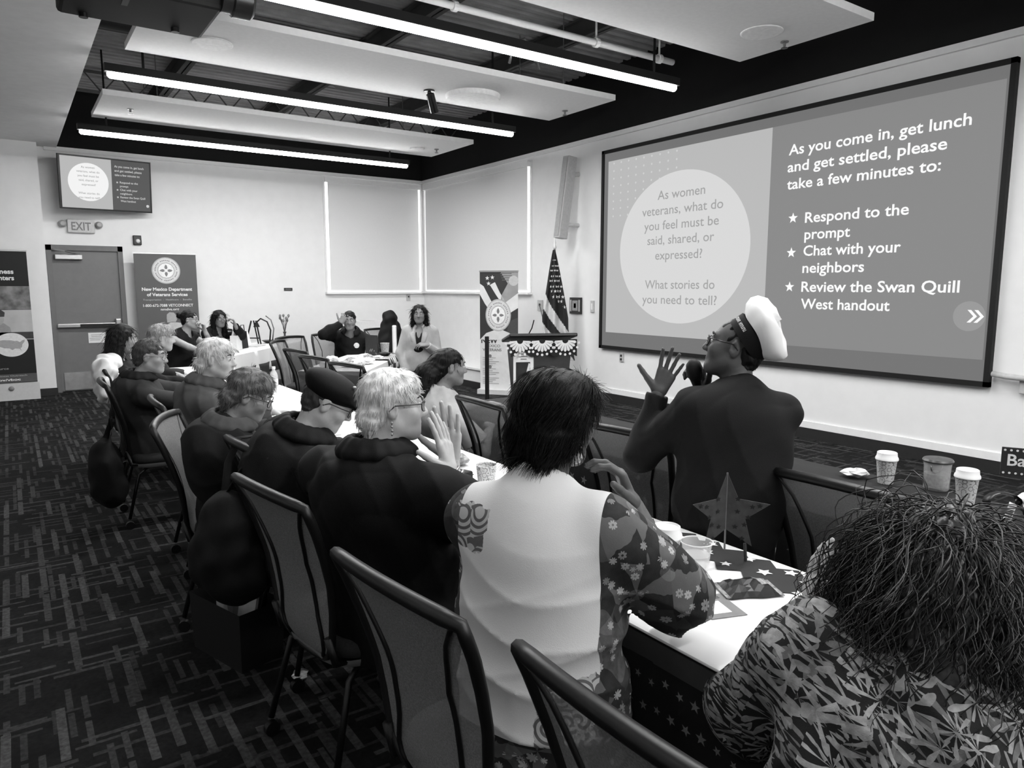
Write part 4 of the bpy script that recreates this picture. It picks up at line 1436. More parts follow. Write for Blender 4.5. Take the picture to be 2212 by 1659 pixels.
def hand_prims(w, d, n, side, curl=25, spread=6, thumb=1.0, s=1.0, fc=None, thumb_curl=15):
    """w wrist, d pointing direction, n palm normal, side +1: thumb along d x n ..."""
    d = vnorm(d)
    n = vnorm(np.asarray(n, float) - d * (np.asarray(n, float) @ d))
    l = np.cross(d, n) * side          # towards the thumb
    P = []
    lat = [.029, .0095, -.0105, -.029]
    dist = [.088, .093, .087, .077]
    lens = [(.041, .025, .02), (.046, .029, .021), (.042, .027, .02), (.033, .02, .018)]
    rad = [.0088, .009, .0085, .0075]
    P.append(cap(w - d * .03 * s, w + d * .012 * s, .026 * s, .024 * s, k=.015))
    for i in range(4):
        kn = w + (d * dist[i] + l * lat[i]) * s
        P.append(cap(w + (d * .015 + l * lat[i] * .55) * s, kn, .0145 * s, .0112 * s, k=.012))
        ang = math.radians(-(i - 1.5) * -spread)
        q = d * math.cos(ang) - l * math.sin(ang)
        a = kn
        cc = math.radians(curl if fc is None else fc[i])
        tot = 0
        for j in range(3):
            tot += cc * (1.0 if j == 0 else .85)
            dir_ = q * math.cos(tot) + n * math.sin(tot)
            b = a + dir_ * lens[i][j] * s
            P.append(cap(a, b, rad[i] * s * (1 - .07 * j), rad[i] * s * (.95 - .09 * j), k=.0035))
            a = b
    tb = w + (d * .018 + l * .022) * s
    t1 = vnorm(d * .62 + l * (.7 * thumb) + n * .28)
    a = tb
    tc_ = math.radians(thumb_curl)
    ax_ = vnorm(d * .8 + n * .5)
    for j, (L, r0, r1) in enumerate(((.047, .0165, .0125), (.033, .0115, .0105), (.027, .0102, .0085))):
        b = a + t1 * L * s
        P.append(cap(a, b, r0 * s, r1 * s, k=.008 if j == 0 else .004))
        t1 = vnorm(t1 * math.cos(tc_) + ax_ * math.sin(tc_))
        a = b
    return P


SKIN = {}


def skin(v):
    return gray('skin_%d' % v, v, .5, .07, 35, bump=.08, bscale=220, spec=.35)


def cloth(name, v, var=.12, rough=.72, scale=25):
    return gray('cloth_' + name, v if v > 60 else v * .72, rough, var, scale, bump=.25, bscale=500, spec=.2)


def hairm(name, v, var=.5):
    return gray('hair_' + name, v, .55, var, 60, stretch=(1, 1, .18), spec=.22, bump=.4, bscale=240)


def person(loc, az, label, head, head_rot, hip=None, hip_z=.55, scale=1.0, w=1.0, skin_v=170, h=.009,
           top=('shirt', None), sleeve='long', arms=None, hair=None, legs='sit', trousers=None, shoes=True, glasses=None, eyes=True,
           neck_open=.07, hem=-.10, belly=0.0, collar=None, fold=.009, twist=0, shape='f', hand_h=None, extras=None, jaw=1.0, hump=0.0, top_mats=None, head_s=.94, sleeve_r=1.0, fold_f=None, loose=(), cuff_at=.62, top_attr=None):
    """loc: floor point under the hips (world); az: way the hips face; head: head centre in world metres;
    head_rot: (world azimuth, pitch, roll) of the face."""
    rz = -math.radians(az)
    r = empty('person', (loc[0], loc[1], 0), rz, label=label, cat='person')
    Mi = np.array(root_of(r).inverted())

    def loc_(p):
        p = np.asarray(p, float)
        return Mi[:3, :3] @ p + Mi[:3, 3]

    def dir_(v):
        return Mi[:3, :3] @ np.asarray(v, float)
    HC = loc_(head)
    HR = rotm(head_rot[0] - az, head_rot[1], head_rot[2])
    s = scale
    H = np.array([0, 0, hip_z]) if hip is None else np.array(hip, float)

    def hp(x, y, z):
        return HC + HR @ (np.array([x, y, z]) * s * head_s)
    sh = s * head_s
    # neck base below and behind the skull
    nb = HC + (HR @ np.array([0, -.03, -.09]) + np.array([0, -.035, -.085])) * s
    sp = nb - H
    Ls = np.linalg.norm(sp)
    up = sp / Ls
    rg = rotm(twist)[:, 0]
    rt_ = vnorm(rg - up * (rg @ up))
    fw_ = np.cross(up, rt_)
    TR_ = np.stack([rt_, fw_, up], 1)

    def tp(x, y, v):
        return H + TR_ @ np.array([x * s * w, y * s, v * Ls])
    sw_ = .165 if shape == 'f' else .185
    fx = 0 if shape == 'm' else 1

    def torso(inf):
        i = inf
        return [
            ell(tp(0, -.0, .02), np.array([.17 * w * s, .125 * s, .12 * s]) + i, TR_, k=.05),
            ell(tp(0, .02 + belly * .3, .3), np.array([(.145 + belly * .2) * w * s, (.115 + belly) * s, .17 * s]) + i, TR_, k=.06),
            ell(tp(0, .0 - hump * .2, .66), np.array([.155 * w * s, (.115 + hump * .3) * s, .19 * s]) + i, TR_, k=.06),
            ell(tp(0, .07, .6), np.array([.12 * w * s, .075 * s, .1 * s]) + i, TR_, k=.05) if fx else ell(tp(0, .045, .66), np.array([.13 * w * s, .08 * s, .11 * s]) + i, TR_, k=.05),
            cap(tp(-(sw_ - .03), -.01, .885), tp(sw_ - .03, -.01, .885), .055 * s + i, k=.05),
            cap(tp(-.10, -.02, .93), nb + up * .03 * s, .045 * s + i, .045 * s + i, k=.04),
            cap(tp(.10, -.02, .93), nb + up * .03 * s, .045 * s + i, .045 * s + i, k=.04),
            ell(tp(0, -.06 - hump * .3, .84), np.array([.12 * w * s, .07 * s, .11 * s]) + i, TR_, k=.05),
        ]
    neck = [cap(nb - up * .03 * s, hp(0, -.022, -.055), .058 * s, .056 * sh, k=.03)]
    hd = [
        ell(hp(0, -.012, .03), np.array([.074, .095, .084]) * sh, HR, k=.02),
        ell(hp(0, .03, -.04), np.array([.06 * jaw, .062, .074]) * sh, HR, k=.03),
        cap(hp(-.016, .066, -.094), hp(.016, .066, -.094), .021 * sh, k=.025),
        cap(hp(-.048 * jaw, .0, -.055), hp(-.02, .06, -.09), .022 * sh, .018 * sh, k=.03),
        cap(hp(.048 * jaw, .0, -.055), hp(.02, .06, -.09), .022 * sh, .018 * sh, k=.03),
        ell(hp(-.036, .06, -.024), np.array([.026, .027, .026]) * sh, HR, k=.025),
        ell(hp(.036, .06, -.024), np.array([.026, .027, .026]) * sh, HR, k=.025),
        cap(hp(-.034, .076, .028), hp(.034, .076, .028), .0125 * sh, k=.015),
        ell(hp(-.031, .1, .006), np.array([.019, .016, .013]) * sh, HR, k=.012, sub=True),
        ell(hp(.031, .1, .006), np.array([.019, .016, .013]) * sh, HR, k=.012, sub=True),
        ell(hp(-.031, .077, .006), np.array([.0135, .0125, .0115]) * sh, HR, k=.006),
        ell(hp(.031, .077, .006), np.array([.0135, .0125, .0115]) * sh, HR, k=.006),
        cap(hp(0, .088, .014), hp(0, .108, -.026), .0085 * sh, .0125 * sh, k=.012),
        ell(hp(-.012, .099, -.03), np.array([.009, .01, .008]) * sh, HR, k=.008),
        ell(hp(.012, .099, -.03), np.array([.009, .01, .008]) * sh, HR, k=.008),
        cap(hp(-.02, .083, -.056), hp(.02, .083, -.056), .0085 * sh, k=.01),
        cap(hp(-.018, .083, -.068), hp(.018, .083, -.068), .0085 * sh, k=.008),
        cap(hp(-.024, .1, -.0615), hp(.024, .1, -.0615), .0055 * sh, k=.005, sub=True),
    ]
    for sx in (-1, 1):
        eR = HR @ rotm(0, 0, 0)
        hd.append(ell(hp(sx * .077, -.008, -.004), np.array([.011, .02, .032]) * sh, HR @ np.array(Matrix.Rotation(sx * -.3, 3, 'Z')), k=.008))
        hd.append(ell(hp(sx * .088, -.004, .002), np.array([.008, .010, .019]) * sh, HR, k=.006, sub=True))
    # arms
    limb, sleeves, hands, cuffs = [], [], [], []
    AR = {}
    for sx, key in ((-1, 'L'), (1, 'R')):
        a = (arms or {}).get(key)
        S = tp(sx * sw_, -.01, .875)
        if a is None:
            a = dict(t=H + np.array([sx * .2, .36, .2]) * s)
        if 'tw' in a:
            T = loc_(a['tw'])
        else:
            T = np.asarray(a['t'], float)
        hint = dir_(a['hw']) if 'hw' in a else np.asarray(a.get('h', (sx * .8, -.3, -.8)), float)
        E_l, T = ik(S, T, .285 * s, .25 * s, hint)
        limb += [cap(S, E_l, .047 * s, .040 * s, k=.03), cap(E_l, T, .040 * s, .027 * s, k=.02)]
        hdv = dir_(a['dw']) if 'dw' in a else np.asarray(a.get('d', T - E_l), float)
        hn = dir_(a['nw']) if 'nw' in a else np.asarray(a.get('n', (0, 0, -1)), float)
        if a.get('hand', True):
            hands.append(hand_prims(T, hdv, hn, a.get('side', sx), a.get('curl', 22), a.get('spread', 5), a.get('thumb', 1.0), s * a.get('hs', 1.0), a.get('fc'), a.get('tc', 15)))
        AR[key] = (S, E_l, T)
        inf = .012 * s
        sr = sleeve_r
        sleeves.append(cap(S, E_l, (.052 * s + inf) * sr, (.046 * s + inf) * sr, k=.04))
        if sleeve == 'long':
            sleeves.append(cap(E_l, E_l + (T - E_l) * .93, (.046 * s + inf) * sr, .034 * s + inf, k=.025))
            u = vnorm(T - E_l)
            cuffs.append(cap(E_l + (T - E_l) * .93 + u * .055 * s, T + u * .12, .055 * s, k=.004, sub=True))
        elif sleeve == 'short':
            u = vnorm(E_l - S)
            q = S + (E_l - S) * cuff_at
            cuffs.append(cap(q + u * .085 * s, q + u * .2 * s, .085 * s, k=.006, sub=True))
            sleeves[-1] = cap(S, q + u * .02 * s, (.055 * s + inf) * sr, (.056 * s + inf) * sr, k=.04)
        elif sleeve == 'none':
            sleeves.pop()
            u = vnorm(E_l - S)
            cuffs.append(cap(S + u * .065 * s, S + u * .25 * s, .06 * s, k=.01, sub=True))
    # legs
    lg, feet = [], []
    if legs == 'sit':
        for sx in (-1, 1):
            hj, kn = H + np.array([sx * .09 * w, .02, -.02]) * s, np.array([sx * .13, .44 * s, .5 * s])
            an = np.array([sx * .13, .42 * s, .09])
            lg += [cap(hj, kn, .085 * s, .06 * s, k=.04), cap(kn, an, .057 * s, .038 * s, k=.03)]
            feet.append((an, kn))
    else:
        for sx in (-1, 1):
            hj, kn, an = H + np.array([sx * .085 * w, 0, -.02]) * s, np.array([sx * .1, .015, H[2] * .5]), np.array([sx * .1, -.01, .09])
            lg += [cap(hj, kn, .088 * s, .06 * s, k=.04), cap(kn, an, .056 * s, .038 * s, k=.03)]
            feet.append((an, kn))
    # ---- skin body, one mesh
    parts = [surf(torso(-.012) + neck + limb + [dict(p, ra=p['ra'] - .004, rb=p['rb'] - .004) for p in lg], h),
             surf(hd + neck, h * .62)]
    hh_ = hand_h or h * .55
    for P in hands:
        parts.append(surf(P, hh_))
    V, Q = join(parts)
    mesh_obj('body', V, Q, skin(skin_v), r, True)
    # ---- top
    ramp = fold
    rs = random.Random(sum(ord(q) for q in label) % 1000)
    p1_, p2_ = rs.uniform(0, 6), rs.uniform(0, 6)

    def folds(X, Y, Z):
        q = np.sin(15 * Z + 12 * X + 4 * np.sin(7 * X + p1_) + 6 * Y + p2_) * np.sin(9 * X + 11 * Z + 5 * Y + p1_)
        q2 = 1 - np.abs(np.sin(17 * Z - 14 * X + 3 * np.sin(11 * Y + p2_))) ** .6
        q3 = 1 - np.abs(np.sin(13 * Z + 19 * X + 4 * np.sin(8 * Y + p1_))) ** .6
        return (ramp * (q - .9 * q2 * np.sin(9 * Y + 6 * Z + p1_) - .8 * q3)).astype(np.float32)
    tops = torso(.014 * s) + sleeves + [ell(tp(a[0], a[1], a[2]), np.array(a[3:6]) * s, TR_, k=.05) for a in loose] + cuffs
    tops += [cap(nb - up * .01 * s + fw_ * .02 * s, nb + up * .2 * s + fw_ * .06, neck_open * s, k=.006, sub=True)]
    if top[0] == 'blazer':
        tops += [cap(nb + fw_ * .12 * s - up * .02 * s, H + fw_ * .19 * s + up * .1 * s, .055 * s, .02 * s, k=.01, sub=True)]
    zb = H[2] + hem * s
    tops += [ell((H[0], H[1] + .01, (H[2] + zb) / 2), (.185 * w * s, .15 * s, (H[2] - zb) / 2 + .13), k=.05)] if hem < -.02 else []
    if hem < -.3:
        tops.append(cap(np.array([H[0], H[1] - .01, zb + .1]), np.array([H[0], H[1], H[2]]), .185 * w * s, .17 * w * s, k=.05))
    tops += [ell((H[0], H[1], zb - .3), (.6, .6, .3), k=.004, sub=True)]
    V, Q = surf(tops, h * .8, disp=fold_f or folds)
    if top_mats:
        cen = V[Q].mean(1)
        fm = top_mats[1](cen, dict(H=H, nb=nb, up=up, rt=rt_, fw=fw_, Ls=Ls, AR=AR, s=s, w=w))
        mesh_obj(top[0], V, Q, None, r, True, fmat=fm, mats=top_mats[0])
    else:
        ob = mesh_obj(top[0], V, Q, top[1], r, True)
        if top_attr:
            for nm, val in top_attr(V, dict(H=H, nb=nb, up=up, rt=rt_, fw=fw_, Ls=Ls, AR=AR, s=s, w=w)).items():
                at = ob.data.attributes.new(nm, 'FLOAT', 'POINT')
                at.data.foreach_set('value', np.asarray(val, dtype=np.float32))
    if collar:
        pts = []
        for k in range(13):
            a = -2.45 + 4.9 * k / 12
            rr = (neck_open + .004) * s
            pts.append(nb + up * (.078 + .014 * math.cos(a)) * s + rt_ * math.sin(a) * rr - fw_ * math.cos(a) * rr * 1.05 + fw_ * .012)
        out = [vnorm(p_ - nb - up * ((p_ - nb) @ up)) for p_ in pts]
        P = [cap(pts[k], pts[k + 1], .007 * s, k=.02) for k in range(12)]
        P += [cap(pts[k] - up * .018 * s + out[k] * .016 * s, pts[k + 1] - up * .018 * s + out[k + 1] * .016 * s, .009 * s, k=.03) for k in range(12)]
        P += [cap(pts[k] - up * .036 * s + out[k] * .034 * s, pts[k + 1] - up * .036 * s + out[k + 1] * .034 * s, .009 * s, k=.03) for k in range(12)]
        V, Q = surf(P, h * .6)
        mesh_obj('collar', V, Q, collar, r, True)
    # ---- trousers and shoes
    if trousers is not None:
        P = [dict(p, ra=p['ra'] + .012, rb=p['rb'] + .016) for p in lg] + [ell(tp(0, 0, .01), np.array([.172 * w * s, .128 * s, .115 * s]) + .004, TR_, k=.05)]
        P += [cap(an + vnorm(an - kn) * .03, an + vnorm(an - kn) * .12, .07, k=.004, sub=True) for an, kn in feet]
        V, Q = surf(P, h * 1.2)
        mesh_obj('trousers', V, Q, trousers, r, True)
        for an, kn in feet:
            V, Q = surf([cap(an + np.array([0, -.03, -.045]), an + np.array([0, .03, -.04]), .04, .042, k=.02), cap(an + np.array([0, .03, -.05]), an + np.array([0, .16, -.055]), .04, .033, k=.02)], h)
            mesh_obj('shoe', V, Q, M_bk, r, True)
    # ---- face details
    if eyes:
        for sx in (-1, 1):
            c = hp(sx * .031, .0795, .0055)
            g = G()
            g.lathe([(.0005, .0125), (.006, .011), (.0062, .0108), (.0105, .006), (.0123, .0), (.0105, -.006), (.0005, -.012)], (0, 0, 0), 14, capb=False, capt=False)
            Ve = np.array(g.V)
            Ve = np.stack([Ve[:, 0], Ve[:, 2], Ve[:, 1]], 1) * sh
            Ve = Ve @ HR.T + c
            fm = [1 if i < 14 * 2 else 0 for i in range(len(g.F))]
            mesh_obj('eye', Ve, [list(reversed(f)) for f in g.F], None, r, True, fmat=fm, mats=[gray('eye_white', 200, .2), gray('iris_dark', 18, .15)])
            bw = [hp(sx * x, y, z) for x, y, z in ((.014, .0915, .031), (.03, .0905, .037), (.046, .079, .031))]
            G().tube([tuple(p) for p in bw], [.003 * sh, .0042 * sh, .002 * sh], 6).obj('eyebrow', (hair or {}).get('brow') or gray('brow', max(15, int(skin_v * .45)), .7), r, smooth=True)
        lp = [hp(x, y, -.0605 - z) for x, y, z in ((-.023, .084, .001), (-.011, .0905, -.002), (0, .0915, 0), (.011, .0905, -.002), (.023, .084, .001))]
        G().tube([tuple(p) for p in lp], [.001, .0045 * sh, .005 * sh, .0045 * sh, .001], 6).obj('lips', gray('lips_%d' % skin_v, int(skin_v * .72), .45), r, smooth=True)
    if glasses:
        gl = empty('glasses', tuple(HC))
        gl.parent = r
        gm = gray('glasses_%d' % glasses, glasses, .3)
        lens_m = MATS.get('spectacle_lens')
        if lens_m is None:
            lens_m, nt_, b_ = new_mat('spectacle_lens')
            b_.inputs['Base Color'].default_value = (.9, .9, .9, 1)
            b_.inputs['Roughness'].default_value = .05
            b_.inputs['Alpha'].default_value = .18
        for sx in (-1, 1):
            ring = [hp(sx * .033 + .024 * math.copysign(abs(math.cos(a)) ** .7, math.cos(a)), .104 - .012 * abs(math.cos(a)) * (1 if math.cos(a) * sx > 0 else 0), .003 + .019 * math.copysign(abs(math.sin(a)) ** .7, math.sin(a))) for a in [2 * math.pi * i / 16 for i in range(16)]]
            G().tube([tuple(p - HC) for p in ring], .0024 * sh, 6, closed=True).obj('rim', gm, gl, smooth=True)
            G().add([tuple(p - HC) for p in ring], [list(range(16))]).obj('lens', lens_m, gl)
            G().tube([tuple(hp(sx * .057, .094, .012) - HC), tuple(hp(sx * .074, .05, .012) - HC), tuple(hp(sx * .083, .0, .012) - HC), tuple(hp(sx * .082, -.02, -.006) - HC)], .0024 * sh, 6).obj('temple', gm, gl, smooth=True)
        G().tube([tuple(hp(-.009, .106, .008) - HC), tuple(hp(0, .109, .011) - HC), tuple(hp(.009, .106, .008) - HC)], .0022 * sh, 6).obj('bridge', gm, gl, smooth=True)
    ctx = dict(root=r, hp=hp, HR=HR, HC=HC, sh=sh, h=h, tp=tp, nb=nb, up=up, fw=fw_, rt=rt_, AR=AR, s=s, H=H, loc_=loc_, dir_=dir_, TR=TR_, Ls=Ls, w=w)
    if hair:
        do_hair(ctx, **hair)
    if extras:
        extras(ctx)
    return ctx


def do_hair(c, mat=None, style='short', n=900, length=.05, rad=.0014, brow=None, vol=1.0, seed=3, recede=0.0, wild=.25, curl=0.0, prims=None, cut=True, lift=.25, rough=.004, crown_at=(0, -.04, .12)):
    hp, HR, sh, h = c['hp'], c['HR'], c['sh'], c['h']
    v = vol

    def E(x, y, z, a, b, cc, k=.02, sub=False):
        return ell(hp(x, y, z), np.array([a, b, cc]) * sh, HR, k=k, sub=sub)
    P = [E(0, -.016, .036, .080 * v, .098 * v, .087 * v), E(0, -.05, -.015, .070 * v, .058 * v, .072 * v)]
    if style in ('bob', 'long', 'wavy'):
        dn = {'bob': -.1, 'long': -.26, 'wavy': -.17}[style]
        for sx in (-1, 1):
            P += [cap(hp(sx * .072, -.01, .04), hp(sx * .086, -.02, dn), .03 * sh * v, .036 * sh * v, k=.03)]
        P += [cap(hp(0, -.07, .02), hp(-.0, -.09, dn), .05 * sh * v, .05 * sh * v, k=.04), cap(hp(-.05, -.06, .0), hp(-.055, -.07, dn), .04 * sh * v, k=.04), cap(hp(.05, -.06, .0), hp(.055, -.07, dn), .04 * sh * v, k=.04)]
    if style == 'bun':
        P += [E(0, -.125, .045, .04, .04, .04, k=.01)]
    if prims:
        P += prims(c)
    if cut:
        lg_ = style in ('long', 'wavy', 'bob')
        P += [ell(hp(0, .105, -.035 if lg_ else -.055), np.array([.066 if lg_ else .085, .085 if lg_ else .078, .115 if lg_ else .105]) * sh, HR, k=.012, sub=True)]
        if style in ('short', 'bun', 'crop'):
            for sx in (-1, 1):
                P += [ell(hp(sx * .085, .012, -.03), np.array([.04, .03, .05]) * sh, HR, k=.01, sub=True)]
            P += [ell(hp(0, -.03, -.15), np.array([.12, .14, .065]) * sh, HR, k=.01, sub=True)]
    ctr, iR = c['HC'], HR.T

    def nz(X, Y, Z):
        x, y, z = [iR[i, 0] * (X - ctr[0]) + iR[i, 1] * (Y - ctr[1]) + iR[i, 2] * (Z - ctr[2]) for i in range(3)]
        a = np.arctan2(x, z + .1)
        return (rough * (np.sin(a * 34 + 5 * np.sin(y * 30)) * .6 + np.sin(x * 80 + 3 * np.sin(z * 60)) * np.sin(y * 70))).astype(np.float32)
    V, Q = surf(P, h * .7, disp=nz)
    parts = [(V, Q)]
    if n:
        rg = np.random.default_rng(seed)
        Nn = vnormals(V, Q)
        sel = rg.choice(len(V), min(n, len(V)), replace=False)
        crown = hp(*crown_at)
        d = V[sel] - crown
        d -= Nn[sel] * np.sum(d * Nn[sel], 1)[:, None]
        d /= np.linalg.norm(d, axis=1)[:, None] + 1e-6
        d = d + Nn[sel] * lift + np.array([0, 0, -.25])
        d /= np.linalg.norm(d, axis=1)[:, None]
        parts.append(strands(V[sel] - Nn[sel] * .001, d, length, 4, rad, curl=curl, cfreq=60, grav=.6, seed=seed, wild=wild))
    V, Q = join(parts)
    return mesh_obj('hair', V, Q, mat, c['root'], True)
M_trs = cloth('trousers_dark', 24)
HB = hairm('black', 7, .4)
HD = hairm('dark_brown', 22, .5)


def hand_on(x, y, z=.78):
    return (x, y, z)


# ---- patterned fabrics -------------------------------------------------
def pattern(name, kind):
    m, nt, b = new_mat(name)
    L = nt.links
    tc = N(nt, 'ShaderNodeTexCoord')

    def mth(op, a, bb=None, c=None, clamp=False):
        n = N(nt, 'ShaderNodeMath', operation=op, use_clamp=clamp)
        for i, q in enumerate((a, bb, c)):
            if q is None:
                continue
            if isinstance(q, (int, float)):
                n.inputs[i].default_value = q
            else:
                L.new(q, n.inputs[i])
        return n.outputs[0]

    def vor(scale, seed):
        mp = N(nt, 'ShaderNodeMapping')
        mp.inputs['Location'].default_value = (seed, seed * 1.7, seed * .3)
        L.new(tc.outputs['Object'], mp.inputs[0])
        v = N(nt, 'ShaderNodeTexVoronoi')
        v.inputs['Scale'].default_value = scale
        L.new(mp.outputs[0], v.inputs['Vector'])
        s1 = N(nt, 'ShaderNodeVectorMath', operation='SUBTRACT')
        L.new(mp.outputs[0], s1.inputs[0])
        L.new(v.outputs['Position'], s1.inputs[1])
        sp = N(nt, 'ShaderNodeSeparateXYZ')
        L.new(s1.outputs[0], sp.inputs[0])
        th = mth('ARCTAN2', mth('ADD', sp.outputs[0], mth('MULTIPLY', sp.outputs[1], .8)), sp.outputs[2])
        rr = N(nt, 'ShaderNodeVectorMath', operation='LENGTH')
        L.new(s1.outputs[0], rr.inputs[0])
        return th, mth('MULTIPLY', rr.outputs['Value'], scale), v.outputs['Color']

    def noise(scale, det=3):
        n = N(nt, 'ShaderNodeTexNoise')
        n.inputs['Scale'].default_value = scale
        n.inputs['Detail'].default_value = det
        L.new(tc.outputs['Object'], n.inputs['Vector'])
        return n.outputs['Fac']
    def leaf_():
        out = None
        for sc, sd, nn in ((10, 0, 9), (14, 4.4, 11), (18, 9.1, 8)):
            th, rr, col = vor(sc, sd)
            wv = mth('ADD', mth('MULTIPLY', th, nn), mth('MULTIPLY', noise(14), 3))
            pet = mth('SINE', wv)
            shp = mth('GREATER_THAN', mth('SUBTRACT', pet, mth('MULTIPLY', mth('ABSOLUTE', mth('SUBTRACT', rr, .45)), 2.6)), .3)
            sep = N(nt, 'ShaderNodeSeparateColor')
            L.new(col, sep.inputs[0])
            v_ = mth('MULTIPLY', shp, mth('MULTIPLY_ADD', sep.outputs[0], .26, .10))
            out = v_ if out is None else mth('MAXIMUM', out, v_)
        return mth('MULTIPLY_ADD', out, mth('MULTIPLY_ADD', noise(60), 1.4, .2), .012)

    def daisies(sc, seed, thr):
        th, rr, col = vor(sc, seed)
        fl = mth('GREATER_THAN', mth('SUBTRACT', mth('MULTIPLY_ADD', mth('ABSOLUTE', mth('SINE', mth('MULTIPLY', th, 4))), .13, .2), rr), 0)
        ctr = mth('LESS_THAN', rr, .09)
        sep = N(nt, 'ShaderNodeSeparateColor')
        L.new(col, sep.inputs[0])
        on = mth('GREATER_THAN', sep.outputs[1], thr)
        return mth('MULTIPLY', mth('MULTIPLY', fl, on), mth('MULTIPLY_ADD', ctr, -.2, mth('MULTIPLY_ADD', sep.outputs[0], .25, .12)))

    def floral_():
        th2, r2, col2 = vor(6, 6.3)
        sep = N(nt, 'ShaderNodeSeparateColor')
        L.new(col2, sep.inputs[0])
        leaf = mth('GREATER_THAN', mth('SINE', mth('ADD', mth('MULTIPLY', th2, 4), mth('MULTIPLY', noise(10), 5))), .2)
        big = mth('GREATER_THAN', noise(7, 1), .56)
        base = mth('MULTIPLY_ADD', mth('MULTIPLY', leaf, sep.outputs[2]), .10, mth('MULTIPLY_ADD', noise(40), .03, .008))
        base = mth('ADD', base, mth('MULTIPLY', mth('MULTIPLY', big, noise(50)), .09))
        return mth('ADD', base, mth('MAXIMUM', daisies(30, 2.2, .45), daisies(21, 7.7, .6)))

    def white_():
        return mth('MULTIPLY_ADD', noise(9, 2), .06, .58)

    def motif_():
        th, rr, col = vor(16, 1.2)
        sw = mth('GREATER_THAN', mth('SINE', mth('ADD', mth('MULTIPLY', rr, 26), mth('MULTIPLY', th, 2))), .1)
        return mth('MULTIPLY_ADD', sw, -.3, mth('MULTIPLY_ADD', noise(20), .12, .34))

    def attr(nm):
        n = N(nt, 'ShaderNodeAttribute', attribute_name=nm)
        return n.outputs['Fac']

    def mix(f, a_, b_):
        return mth('ADD', mth('MULTIPLY', f, b_), mth('MULTIPLY', mth('SUBTRACT', 1.0, f), a_))
    if kind == 'leaf':
        val = leaf_()
    elif kind == 'motif':
        val = motif_()
    elif kind == 'shirt':
        m1 = mth('GREATER_THAN', mth('MULTIPLY_ADD', noise(26), .05, mth('SUBTRACT', attr('motif'), .025)), 0.0)
        m2 = mth('GREATER_THAN', attr('print'), 0.0)
        val = mix(m2, mix(m1, white_(), motif_()), floral_())
    elif kind == 'camo':
        n1 = mth('GREATER_THAN', noise(18, 4), .5)
        val = mth('MULTIPLY_ADD', n1, .5, .06)
    L.new(val, b.inputs['Base Color'])
    b.inputs['Roughness'].default_value = .8
    b.inputs['Specular IOR Level'].default_value = .2
    n3 = N(nt, 'ShaderNodeTexNoise')
    n3.inputs['Scale'].default_value = 450
    L.new(tc.outputs['Object'], n3.inputs['Vector'])
    bp = N(nt, 'ShaderNodeBump')
    bp.inputs['Strength'].default_value = .2
    bp.inputs['Distance'].default_value = .003
    L.new(n3.outputs['Fac'], bp.inputs['Height'])
    L.new(bp.outputs[0], b.inputs['Normal'])
    return m


P_leaf, P_shirt, P_motif = pattern('leaf_print', 'leaf'), pattern('printed_shirt', 'shirt'), pattern('scroll_print', 'motif')


# ---- 8: black-haired person in the white patterned shirt ---------------
def vest_attr(V, q):
    d = V - q['H']
    v = d @ q['up'] / q['Ls']
    x = d @ q['rt']
    y = d @ q['fw']
    xr = (q['AR']['R'][0] - q['H']) @ q['rt']
    xl = (q['AR']['L'][0] - q['H']) @ q['rt']
    pr = np.maximum(np.maximum(x - xr - .012, xl - .012 - x), np.maximum((.05 - v) * q['Ls'], y - .09))
    mo = np.minimum(np.minimum((.33 - v) * q['Ls'], x - .03 - .1 * v), .06 - y)
    m2 = np.minimum(np.minimum(v - .80, .97 - v) * q['Ls'], -.085 - x)
    return {'print': pr, 'motif': np.maximum(mo, m2)}


def bob_short(c):
    hp, sh, HR = c['hp'], c['sh'], c['HR']
    return [ell(hp(0, -.045, .055), np.array([.1, .09, .085]) * sh, HR, k=.03), ell(hp(.035, .0, .07), np.array([.06, .08, .06]) * sh, HR, k=.02),
            ell(hp(-.045, -.02, .06), np.array([.055, .09, .06]) * sh, HR, k=.012),
            cap(hp(-.045, -.075, -.03), hp(-.03, -.085, -.12), .05 * sh, .03 * sh, k=.03), cap(hp(.04, -.075, -.03), hp(.03, -.085, -.12), .05 * sh, .03 * sh, k=.03),
            cap(hp(-.08, -.02, .02), hp(-.085, -.03, -.05), .03 * sh, .02 * sh, k=.03), cap(hp(.078, -.03, .02), hp(.08, -.035, -.035), .03 * sh, .02 * sh, k=.03)]


def p8_extra(c):
    r = c['root']
    for q in ((.083, -.012, -.048),):
        g = G().lathe([(.0005, -.011), (.008, -.008), (.011, 0), (.008, .008), (.0005, .011)], tuple(c['hp'](*q)), 14, capb=False, capt=False)
        g.obj('pearl_earring', gray('pearl', 225, .2), r, smooth=True)
        g = G().lathe([(.0005, -.017), (.011, -.012), (.015, 0), (.011, .012), (.0005, .017)], tuple(c['hp'](.083, -.012, -.076)), 14, capb=False, capt=False)
        g.obj('pearl_earring', gray('pearl', 225, .2), r, smooth=True)
    # raised folds of the shirt neck band
    pts = [c['nb'] + c['up'] * (.02) + c['rt'] * math.sin(a) * .082 - c['fw'] * math.cos(a) * .085 for a in np.linspace(-1.9, 1.9, 14)]
    G().tube([tuple(p) for p in pts], .012, 8).obj('neck_band', P_motif, r, smooth=True)


def vest_fold(X, Y, Z):
    a = 1 - np.abs(np.sin(30 * Z + 9 * X + 1.1 * np.sin(11 * X + 2))) ** .6
    b = np.sin(17 * X + 5 * Z + 3 * Y)
    c2 = 1 - np.abs(np.sin(19 * Z - 7 * X + 1.5)) ** .5
    fade = np.clip((1.06 - Z) * 5, .12, 1)
    return (-(.011 * a + .008 * c2) * fade + .003 * b).astype(np.float32)


